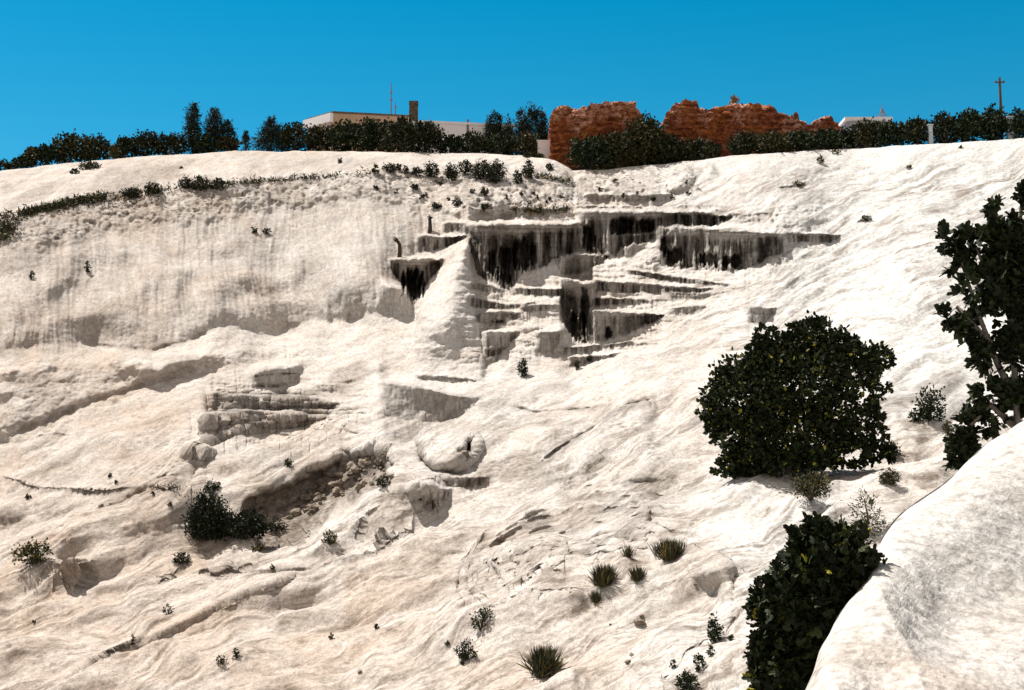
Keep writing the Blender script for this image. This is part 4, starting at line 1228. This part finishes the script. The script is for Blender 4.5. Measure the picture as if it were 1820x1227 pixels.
g0 = ground(1420, 838)
YF = g0.y - .5
big('fig_bush', 'large dark rounded fig bush, the biggest plant on the white slope', 'bush', g0, YF, [
    (1418, 672, 96, 58), (1330, 706, 66, 66), (1510, 650, 56, 44), (1450, 612, 44, 40), (1396, 626, 44, 36), (1550, 640, 32, 28), (1300, 672, 28, 28), (1352, 650, 40, 36), (1490, 610, 34, 22),
    (1318, 772, 46, 50), (1272, 726, 24, 24), (1275, 764, 20, 16), (1545, 770, 34, 20), (1412, 786, 84, 40), (1302, 834, 34, 18), (1390, 824, 90, 26), (1492, 726, 46, 30), (1545, 735, 24, 24), (1450, 740, 36, 26), (1566, 806, 32, 15), (1292, 846, 34, 12), (1336, 850, 44, 12), (1360, 600, 30, 20), (1250, 735, 14, 10), (1420, 585, 18, 14), (1452, 578, 10, 12), (1500, 806, 54, 22), (1562, 686, 22, 20), (1335, 815, 44, 34), (1490, 772, 40, 24), (1380, 730, 40, 36)],
    30000, .27, 'oval', 'fig', [
    [(1410, 850), (1430, 790), (1455, 735), (1470, 660)], [(1410, 850), (1440, 760), (1442, 690), (1420, 620)], [(1400, 850), (1360, 790), (1340, 720), (1300, 690)],
    [(1400, 850), (1330, 830), (1290, 810), (1275, 760)], [(1420, 850), (1480, 800), (1520, 740), (1560, 680)], [(1400, 848), (1375, 800), (1345, 770), (1310, 770)]], .85, .10, 12, .62, .11)
# ---------------------------------------------------------------- fig tree at the right edge
YT = 31.0
tb = mound_back(1800, 3.0)
YT = tb.y
items = [(1818, 345, 24, 26), (1806, 385, 18, 20), (1762, 372, 26, 32), (1772, 410, 28, 20), (1692, 428, 26, 30), (1676, 455, 16, 16), (1730, 440, 48, 42), (1790, 452, 48, 60), (1752, 506, 66, 46), (1700, 478, 24, 26),
         (1697, 541, 26, 16), (1682, 563, 14, 14), (1728, 572, 44, 40), (1788, 560, 46, 76), (1752, 634, 44, 30), (1796, 630, 34, 46), (1735, 610, 30, 24), (1765, 705, 50, 34), (1722, 742, 28, 26), (1722, 770, 32, 30), (1700, 812, 18, 26), (1708, 790, 24, 22),
         (1800, 710, 34, 40), (1830, 500, 40, 130), (1840, 680, 40, 90), (1765, 745, 34, 30), (1835, 390, 26, 50)]
items = [(a, b, c * .76, d * .76) for a, b, c, d in items]
tree = big('fig_tree', 'tall dark fig tree with big leaves at the right edge, rising behind the mound', 'tree', tb, YT, items, 3100, .235, 'fig', 'fig_plain', [
    [(1812, 830), (1806, 700), (1796, 560), (1790, 450), (1772, 380)], [(1808, 720), (1770, 640), (1740, 560), (1700, 440)], [(1800, 600), (1815, 480), (1812, 400), (1818, 340)], [(1806, 760), (1760, 720), (1722, 760), (1702, 810)], [(1800, 640), (1750, 600), (1700, 545), (1684, 562)], [(1798, 560), (1760, 500), (1735, 440)]],
    .8, .15, 11, .5, .09, 'crown', roll=.6)
# ---------------------------------------------------------------- fig shrub behind the mound, lower right
sb = mound_back(1440, 3.0); sb.z -= 1.0
YS = sb.y
big('fig_shrub', 'dark fig shrub crowding the near mound at the bottom right', 'shrub', sb, YS, [
    (1444, 936, 18, 16), (1420, 958, 16, 14), (1494, 962, 24, 24), (1458, 968, 36, 30), (1472, 1004, 72, 56), (1426, 1072, 70, 62), (1380, 1066, 40, 28), (1370, 1108, 34, 40), (1392, 1172, 48, 56), (1418, 1215, 56, 56), (1450, 1120, 70, 66), (1520, 1010, 34, 44), (1360, 1150, 18, 24), (1395, 1250, 56, 50), (1350, 1205, 22, 30)],
    8500, .135, 'fig', 'fig', [[(1440, 1300), (1440, 1180), (1470, 1050), (1485, 970)], [(1430, 1290), (1400, 1170), (1375, 1090)], [(1440, 1200), (1440, 1050), (1440, 950)]], .8, .17, 10, .6, .06)


# ---------------------------------------------------------------- smaller plants on the slope
def shrub(label, px, py, w_, h, mat='fig_plain', kind='oval', leaf=3.2, dens=1.0, group=None, name='shrub', cat='shrub', depth=1.0, n=None, Yo=0.0):
    """px, py: the middle of the foot in the photo; w_, h: size in photo pixels; leaf: leaf length in photo pixels"""
    base = ground(px, py); Yd = base.y - Yo
    base = at(px, py, Yd)
    its = [(px, py - .2 * h, .44 * w_, .26 * h), (px, py - .45 * h, .42 * w_, .46 * h), (px - .24 * w_, py - .4 * h, .24 * w_, .34 * h), (px + .24 * w_, py - .42 * h, .25 * w_, .36 * h), (px + RS.uniform(-.15, .15) * w_, py - .76 * h, .22 * w_, .25 * h)]
    lobes = px_lobes(base, Yd, its, depth)
    n = n or int(dens * (40 + 5.2 * w_ * h / leaf ** 2 * 1.6))
    return plant(name, label, cat, base, lobes, n, leaf * Yd / F0, kind, M[mat], auto_stems(lobes, RS, .05 * w_ * Yd / F0, 4), RS, group, clump=.2, per=9)


def tuft(label, px, py, w_, h, mat='tuft', n=260, group=None, name='grass_tuft', blade=.05, spread=.9, cat='grass tuft'):
    base = ground(px, py); s = base.y / F0
    e = empty(name, base, label, cat, group)
    n = int(n * 2.4)
    th = RS.uniform(0, 2 * math.pi, n); lean = np.abs(RS.normal(0, .55, n)).clip(0, 1.35) * spread
    d = np.stack([np.sin(lean) * np.cos(th), np.sin(lean) * np.sin(th), np.cos(lean)], -1)
    c = np.stack([RS.normal(0, .17, n) * w_ * s, RS.normal(0, .17, n) * w_ * s, RS.uniform(-.1, .05, n) * h * s], -1)
    leaves('blades', c, d, h * s * RS.uniform(.45, 1.05, n), 'fine', M[mat], e, RS)
    b = MB()
    for k_ in range(5):
        q = Vector(d[k_]) * h * s * .55
        b.tube([(0, 0, -.05 * h * s), q * .5, q], [.02 * w_ * s, .015 * w_ * s, .006 * w_ * s], 4)
    b.build('stem', M['twig'], e)
    return e


shrub('near black bushy shrub at the left end of the rubble gully', 371, 957, 74, 80, 'pine', leaf=4.5, dens=2.6)
shrub('flat dark shrub trailing right from the bushy one at the gully', 438, 954, 80, 46, 'pine', leaf=4.2, dens=2.2)
shrub('low dark shrub at the lower lip of the gully, right of the trailing one', 492, 944, 36, 20, 'hedge', leaf=3.2)
shrub('small brownish shrub on the ledge above the bushy gully shrub', 377, 872, 34, 16, 'hedge', leaf=3)
shrub('yellow green dry shrub alone at the lower left edge of the slope', 57, 1000, 72, 38, 'dry', leaf=5, dens=.8)
shrub('tiny yellow green shrub below the gully lip', 460, 978, 26, 12, 'dry', leaf=3)
shrub('thin dark strip of shrub in a crease right of the yellow green one', 322, 1002, 32, 20, 'hedge', leaf=3)
shrub('grey brown shrub on the pale apron under the rubble gully', 585, 966, 30, 24, 'tuft', leaf=3.4, dens=.7)
shrub('sparse leggy shrub above the edge of the near sheet, lower middle', 855, 1116, 42, 36, 'hedge', leaf=3.6, dens=.55)
shrub('dark twisted shrub on the edge of the near sheet, lower middle', 828, 1172, 36, 36, 'hedge', leaf=3.6, dens=.8)
tuft('largest spiky dark tuft, bottom middle of the slope', 966, 1198, 46, 54, n=420)
tuft('spiky dark tuft with pale tips on the bright shelf left of the lower fig shrub', 1193, 993, 54, 38, n=380)
tuft('round dark tuft, upper one of the stacked pair in the lower middle', 1072, 1040, 40, 40, n=300)
tuft('small dark tuft right under the round one in the lower middle', 1059, 1070, 22, 22, n=140)
tuft('small grey tuft right of the stacked pair', 1132, 1030, 30, 28, n=170)
tuft('thin brownish tuft above and left of the pale tipped spiky tuft', 1117, 990, 18, 26, n=60)
shrub('tall broom like green shrub right above the lower fig shrub', 1541, 952, 56, 78, 'tuft', 'needle', leaf=6, dens=.8, name='broom_bush')
shrub('small round tuft of shrub on bright ground left of the mound', 1581, 860, 36, 25, 'tuft', leaf=3, dens=1.4)
shrub('dark greenish shrub in front of the big fig bush, at its foot', 1441, 880, 70, 40, 'tuft', leaf=4, dens=1.3, Yo=1.0)
shrub('dark branching shrub on the slope between the big fig bush and the fig tree', 1654, 746, 52, 60, leaf=5, dens=.8)
shrub('low dark shrub at the left foot of the branching one', 1630, 748, 26, 20, leaf=4)
shrub('little greyish upright shrub left of the fig tree foot', 1685, 775, 16, 28, 'tuft', leaf=3)
shrub('low dark shrub at the right foot of the big fig bush', 1586, 812, 32, 26, leaf=4)
shrub('small upright dark shrub left of the lower fig shrub', 1271, 1140, 24, 46, leaf=4.4, dens=1.2)
shrub('tiny dark shrub right beside the upright one', 1299, 1138, 11, 9, leaf=3)
shrub('dark shrub at the bottom of the chain in the small gully', 1222, 1232, 34, 40, leaf=4.5, dens=1.1)
shrub('dark shrub in the middle of the chain in the small gully', 1243, 1188, 18, 24, leaf=4)
shrub('small dark shrub at the top of the chain in the small gully', 1263, 1164, 12, 14, leaf=3.5)
shrub('tiny upright dark shrub left of the small gully', 1197, 1187, 9, 15, leaf=3)
shrub('dark shrub wedged in the crack below the ledges right of the white cone', 929, 670, 15, 34, leaf=3, dens=1.3)
shrub('narrow dark shrub in a crack below the lowest stalactite wall', 1026, 656, 8, 18, 'hedge', leaf=2.6)
shrub('small dark shrub in a hollow below the lowest stalactite wall', 1049, 643, 13, 13, 'hedge', leaf=2.6)
shrub('small dark shrub on the ledge above the rubble gully', 512, 828, 17, 11, 'hedge', leaf=2.8)
shrub('dark shrub at the upper right end of the rubble gully', 681, 864, 20, 18, 'hedge', leaf=3)
shrub('slim dark plant in a hollow of the swelling left cliff', 155, 483, 8, 18, 'hedge', leaf=2.6)
shrub('slim dark plant near the left border of the swelling cliff', 56, 496, 7, 16, 'hedge', leaf=2.6)
shrub('small dark plant in the upper right of the swelling cliff, left of a pair', 451, 414, 10, 11, 'hedge', leaf=2.6)
shrub('small dark plant in the upper right of the swelling cliff, right of a pair', 474, 416, 14, 12, 'hedge', leaf=2.6)
shrub('leggy sprig at the top of the small dark scarp, lower left', 236, 1146, 8, 20, 'hedge', leaf=2.4, dens=.6)
shrub('small sparse shrub on the lower left sheets, left of a pair', 393, 1180, 20, 15, 'hedge', leaf=2.6, dens=.6)
shrub('small sparse shrub on the lower left sheets, right of a pair', 419, 1170, 16, 18, 'hedge', leaf=2.6, dens=.6)
shrub('speckled sparse shrub above the dark scarp, lower left', 298, 1090, 18, 18, 'hedge', leaf=2.2, dens=.4)
shrub('tiny dark plant close to the left border, below the scarp line', 50, 886, 10, 9, 'hedge', leaf=2.6)
shrub('thin brown shrub on a lip in the upper right of the white slope', 1420, 330, 26, 7, 'dry', leaf=2.4)
shrub('small brown shrub on a lip halfway down the right white slope', 1540, 391, 22, 7, 'dry', leaf=2.4)
shrub('tiny olive shrub on the white slope under the clipped hedge', 1616, 299, 9, 5, 'dry', leaf=2.2)
shrub('tiny dark shrub on the white slope under the large right hedge', 1708, 263, 9, 5, 'dry', leaf=2.2)
shrub('small brown shrub clinging below the hedge, right of the ruins', 1458, 290, 12, 14, 'dry', leaf=2.4)
shrub('tiny brown shrub just below the hedge line near the small brick lump', 1486, 273, 16, 6, 'dry', leaf=2.2)
shrub('low grey strip of shrub under the cone of dry ground, left', 300, 870, 70, 7, 'hedge', leaf=2.2, dens=.4)

def inside_bush(a, b): return 1330 < a and b > 920


# dark stumps on the basin rims
for px, py, h, bend, lab in ((763, 414, 30, 0, 'dark upright stump on the rim of a small basin'), (710, 458, 33, -6, 'dark crooked stump bending left on the rim of the leftmost basin')):
    base = ground(px, py); s = base.y / F0
    e = empty('tree_stump', base, lab, 'stump', 'dark stumps')
    b = MB(); b.tube([(0, 0, -.3), (.5 * s, 0, h * .35 * s), (0, .1, h * .7 * s), (bend * s, 0, h * s)], [4.5 * s, 3.6 * s, 3.2 * s, 2.2 * s], 8); b.build('stem', M['twig'], e, True)
    p_ = np.array([[bend * s, 0, h * s * .95]]) + RS.normal(0, 1.8 * s, (60, 3))
    leaves('foliage', p_, RS.normal(size=(60, 3)) + [0, 0, .4], RS.uniform(2, 4, 60) * s, 'oval', M['hedge'], e, RS)

# ---------------------------------------------------------------- shrubs along the rim below the buildings
for px, py, w_, h, lab in (
    (667, 308, 13, 14, 'small round shrub at the left end of the rim shrub row, under the tan building'),
    (693, 305, 28, 14, 'wide low shrub second in the row on the rim, under the tan building'),
    (709, 302, 6, 14, 'thin upright shrub third in the row on the rim'),
    (722, 308, 12, 12, 'small round shrub fourth in the row on the rim'),
    (741, 312, 22, 14, 'low shrub on the rim below the chimney'),
    (767, 314, 26, 26, 'tall rounded shrub on the rim below the left part of the white building'),
    (803, 320, 24, 28, 'shrub on the rim hanging lowest, below the left part of the white building'),
    (826, 310, 24, 26, 'pointed shrub on the rim below the middle of the white building'),
    (855, 318, 36, 34, 'broad shrub on the rim, left of the two largest there'),
    (882, 324, 36, 40, 'largest shrub of the row on the rim, below the right part of the white building'),
    (920, 326, 17, 22, 'small shrub hanging below the rim, left of the ruin'),
    (938, 316, 20, 30, 'upright shrub on the rim left of the ruin'),
    (976, 302, 14, 12, 'little shrub on the rim right at the left foot of the ruin'),
    (861, 347, 15, 13, 'tiny dark shrub on the pitted ground, upper one of two in a line'),
    (860, 372, 16, 10, 'tiny dark shrub on the pitted ground, lower one of two in a line'),
    (776, 370, 15, 12, 'tiny dark shrub on the pitted ground above the upright stump'),
    (812, 365, 18, 10, 'brownish sprawling shrub on pitted ground, right of the one above the stump'),
    (738, 336, 18, 8, 'low tiny shrub just under the rim below the chimney'),
    (332, 334, 28, 18, 'dark shrub in the middle of the left rim, left of a close pair'),
    (357, 338, 34, 24, 'largest dark shrub in the middle of the left rim'),
    (386, 336, 28, 18, 'dark shrub in the middle of the left rim, right of the largest'),
    (272, 344, 30, 18, 'dark shrub on the left rim where the fringe breaks'),
    (235, 350, 36, 16, 'sprawling dark shrub on the left rim, above the cauliflower cliff'),
    (322, 300, 4, 3, 'speck of dark shrub on the pale upper shelf'),
    (158, 300, 44, 12, 'low brown shrub on the pale shelf just under the left skyline hedge'),
    (133, 308, 16, 8, 'small olive shrub left of the low brown one under the left skyline hedge'),
    (606, 289, 10, 6, 'tiny brown shrub on the ochre patch of the upper shelf'),
):
    shrub(lab, px, py, w_, h, 'hedge', leaf=2.8, dens=1.3, group='shrubs along the rim')

for k_ in range(10):
    a, b = (RS.uniform(20, 1250), RS.uniform(980, 1215)) if k_ < 6 else (RS.uniform(60, 420), RS.uniform(790, 930))
    if inside_bush(a, b): continue
    shrub('tiny dark weed dotted on the bare lower slope', a, b, RS.uniform(4, 10), RS.uniform(4, 8), 'hedge', leaf=2.2, dens=1.2, group='tiny weeds on the lower slope', name='weed', cat='weed')
for k_ in range(26):
    a = RS.uniform(640, 1230)
    shrub('tiny dark weed on the pitted ground below the rim', a, RS.uniform(322, 362), RS.uniform(4, 9), RS.uniform(4, 8), 'hedge', leaf=2.2, dens=1.0, group='tiny weeds below the rim', name='weed', cat='weed')

# the rough fringe along the left rim: nobody could count it
fr = []
for x0, x1, dn, th_ in ((-60, 40, 1.2, 26), (38, 185, 4.5, 9), (180, 300, .9, 18), (300, 420, .5, 5), (410, 600, .8, 1.2), (600, 660, .3, 3), (950, 1015, 1.2, 5)):
    for k_ in range(int((x1 - x0) * dn)):
        a = RS.uniform(x0, x1)
        fr.append((a, float(ip(RIM, a)) + 3 + abs(RS.normal(0, .5)) * th_ - 2))
fr += [(RS.uniform(908, 1012), RS.uniform(373, 378)) for _ in range(90)]
fr += [(RS.normal(8, 12), RS.uniform(380, 425)) for _ in range(200)]
pp = np.array([ground(a, b) for a, b in fr])
nb = 5
c_ = np.repeat(pp, nb, 0) + RS.normal(0, .22, (len(pp) * nb, 3))
d_ = RS.normal(size=c_.shape) + [0, 0, .6]
gs = leaves('grass', c_, d_, RS.uniform(.25, .5, len(c_)), 'needle', M['tuft'], None, RS)
gs['kind'] = 'stuff'; gs['label'] = 'dark ragged grass and scrub fringing the rim above the left cliff'

# ---------------------------------------------------------------- loose rocks
def rock_mesh(seed):
    me = bpy.data.meshes.new('boulder')
    import bmesh
    bm = bmesh.new(); bmesh.ops.create_icosphere(bm, subdivisions=3, radius=1)
    co = np.array([v.co for v in bm.verts])
    pl_ = np.random.RandomState(seed).normal(size=(9, 3)); pl_ /= np.linalg.norm(pl_, axis=1, keepdims=True)
    for q in pl_:                                            # chop flat facets
        k_ = co @ q - .72
        co -= np.clip(k_, 0, None)[:, None] * q
    co *= (1 + .22 * fbm(co[:, 0] * 1.6, co[:, 1] * 1.6, co[:, 2] * 1.6, o=3, seed=seed))[:, None]
    for v, c in zip(bm.verts, co): v.co = c
    bm.to_mesh(me); bm.free(); me.materials.append(M['rock'])
    return me


rm = [rock_mesh(300 + k_) for k_ in range(6)]


def rock(px, py, w_, label, group=None, flat=.7):
    p = ground(px, py); s = p.y / F0 * w_ / 2
    o = bpy.data.objects.new('boulder', rm[RS.randint(6)]); COL.objects.link(o)
    o.location = p + Vector((0, 0, s * .35)); o.rotation_euler = (RS.normal(0, .3), RS.normal(0, .3), RS.uniform(0, 6.28))
    o.scale = (s * RS.uniform(.8, 1.2), s * RS.uniform(.8, 1.2), s * flat * RS.uniform(.8, 1.15))
    return tag(o, label, 'rock', group)


for px, py, w_, lab in ((822, 812, 22, 'pale round boulder in the mouth of the cave beside the nose'), (600, 880, 26, 'largest pale boulder on the floor of the rubble gully'), (525, 915, 22, 'pale boulder at the lower left end of the rubble gully')):
    rock(px, py, w_, lab)
n_ = 0
while n_ < 90:
    a, b = RS.uniform(500, 700), RS.uniform(800, 935)
    lo = np.interp(a, [500, 535, 597, 658, 700], [930, 924, 893, 868, 856]); hi = np.interp(a, [500, 557, 597, 674, 700], [925, 868, 842, 806, 812])
    if not (hi < b < lo - 2): continue
    rock(a, b, RS.choice([6, 8, 9, 11, 13, 16, 20]), 'loose grey boulder among the rubble on the gully floor', 'boulders in the rubble gully')
    n_ += 1
for px, py, w_ in ((1135, 1110, 22), (1122, 1165, 12), (1115, 1178, 14), (1140, 1098, 12), (638, 1194, 9), (1460, 905, 5), (1236, 1040, 7), (1085, 1110, 6)):
    rock(px, py, w_, 'small pale stone lying on the lower slope', 'stones on the lower slope', .5)
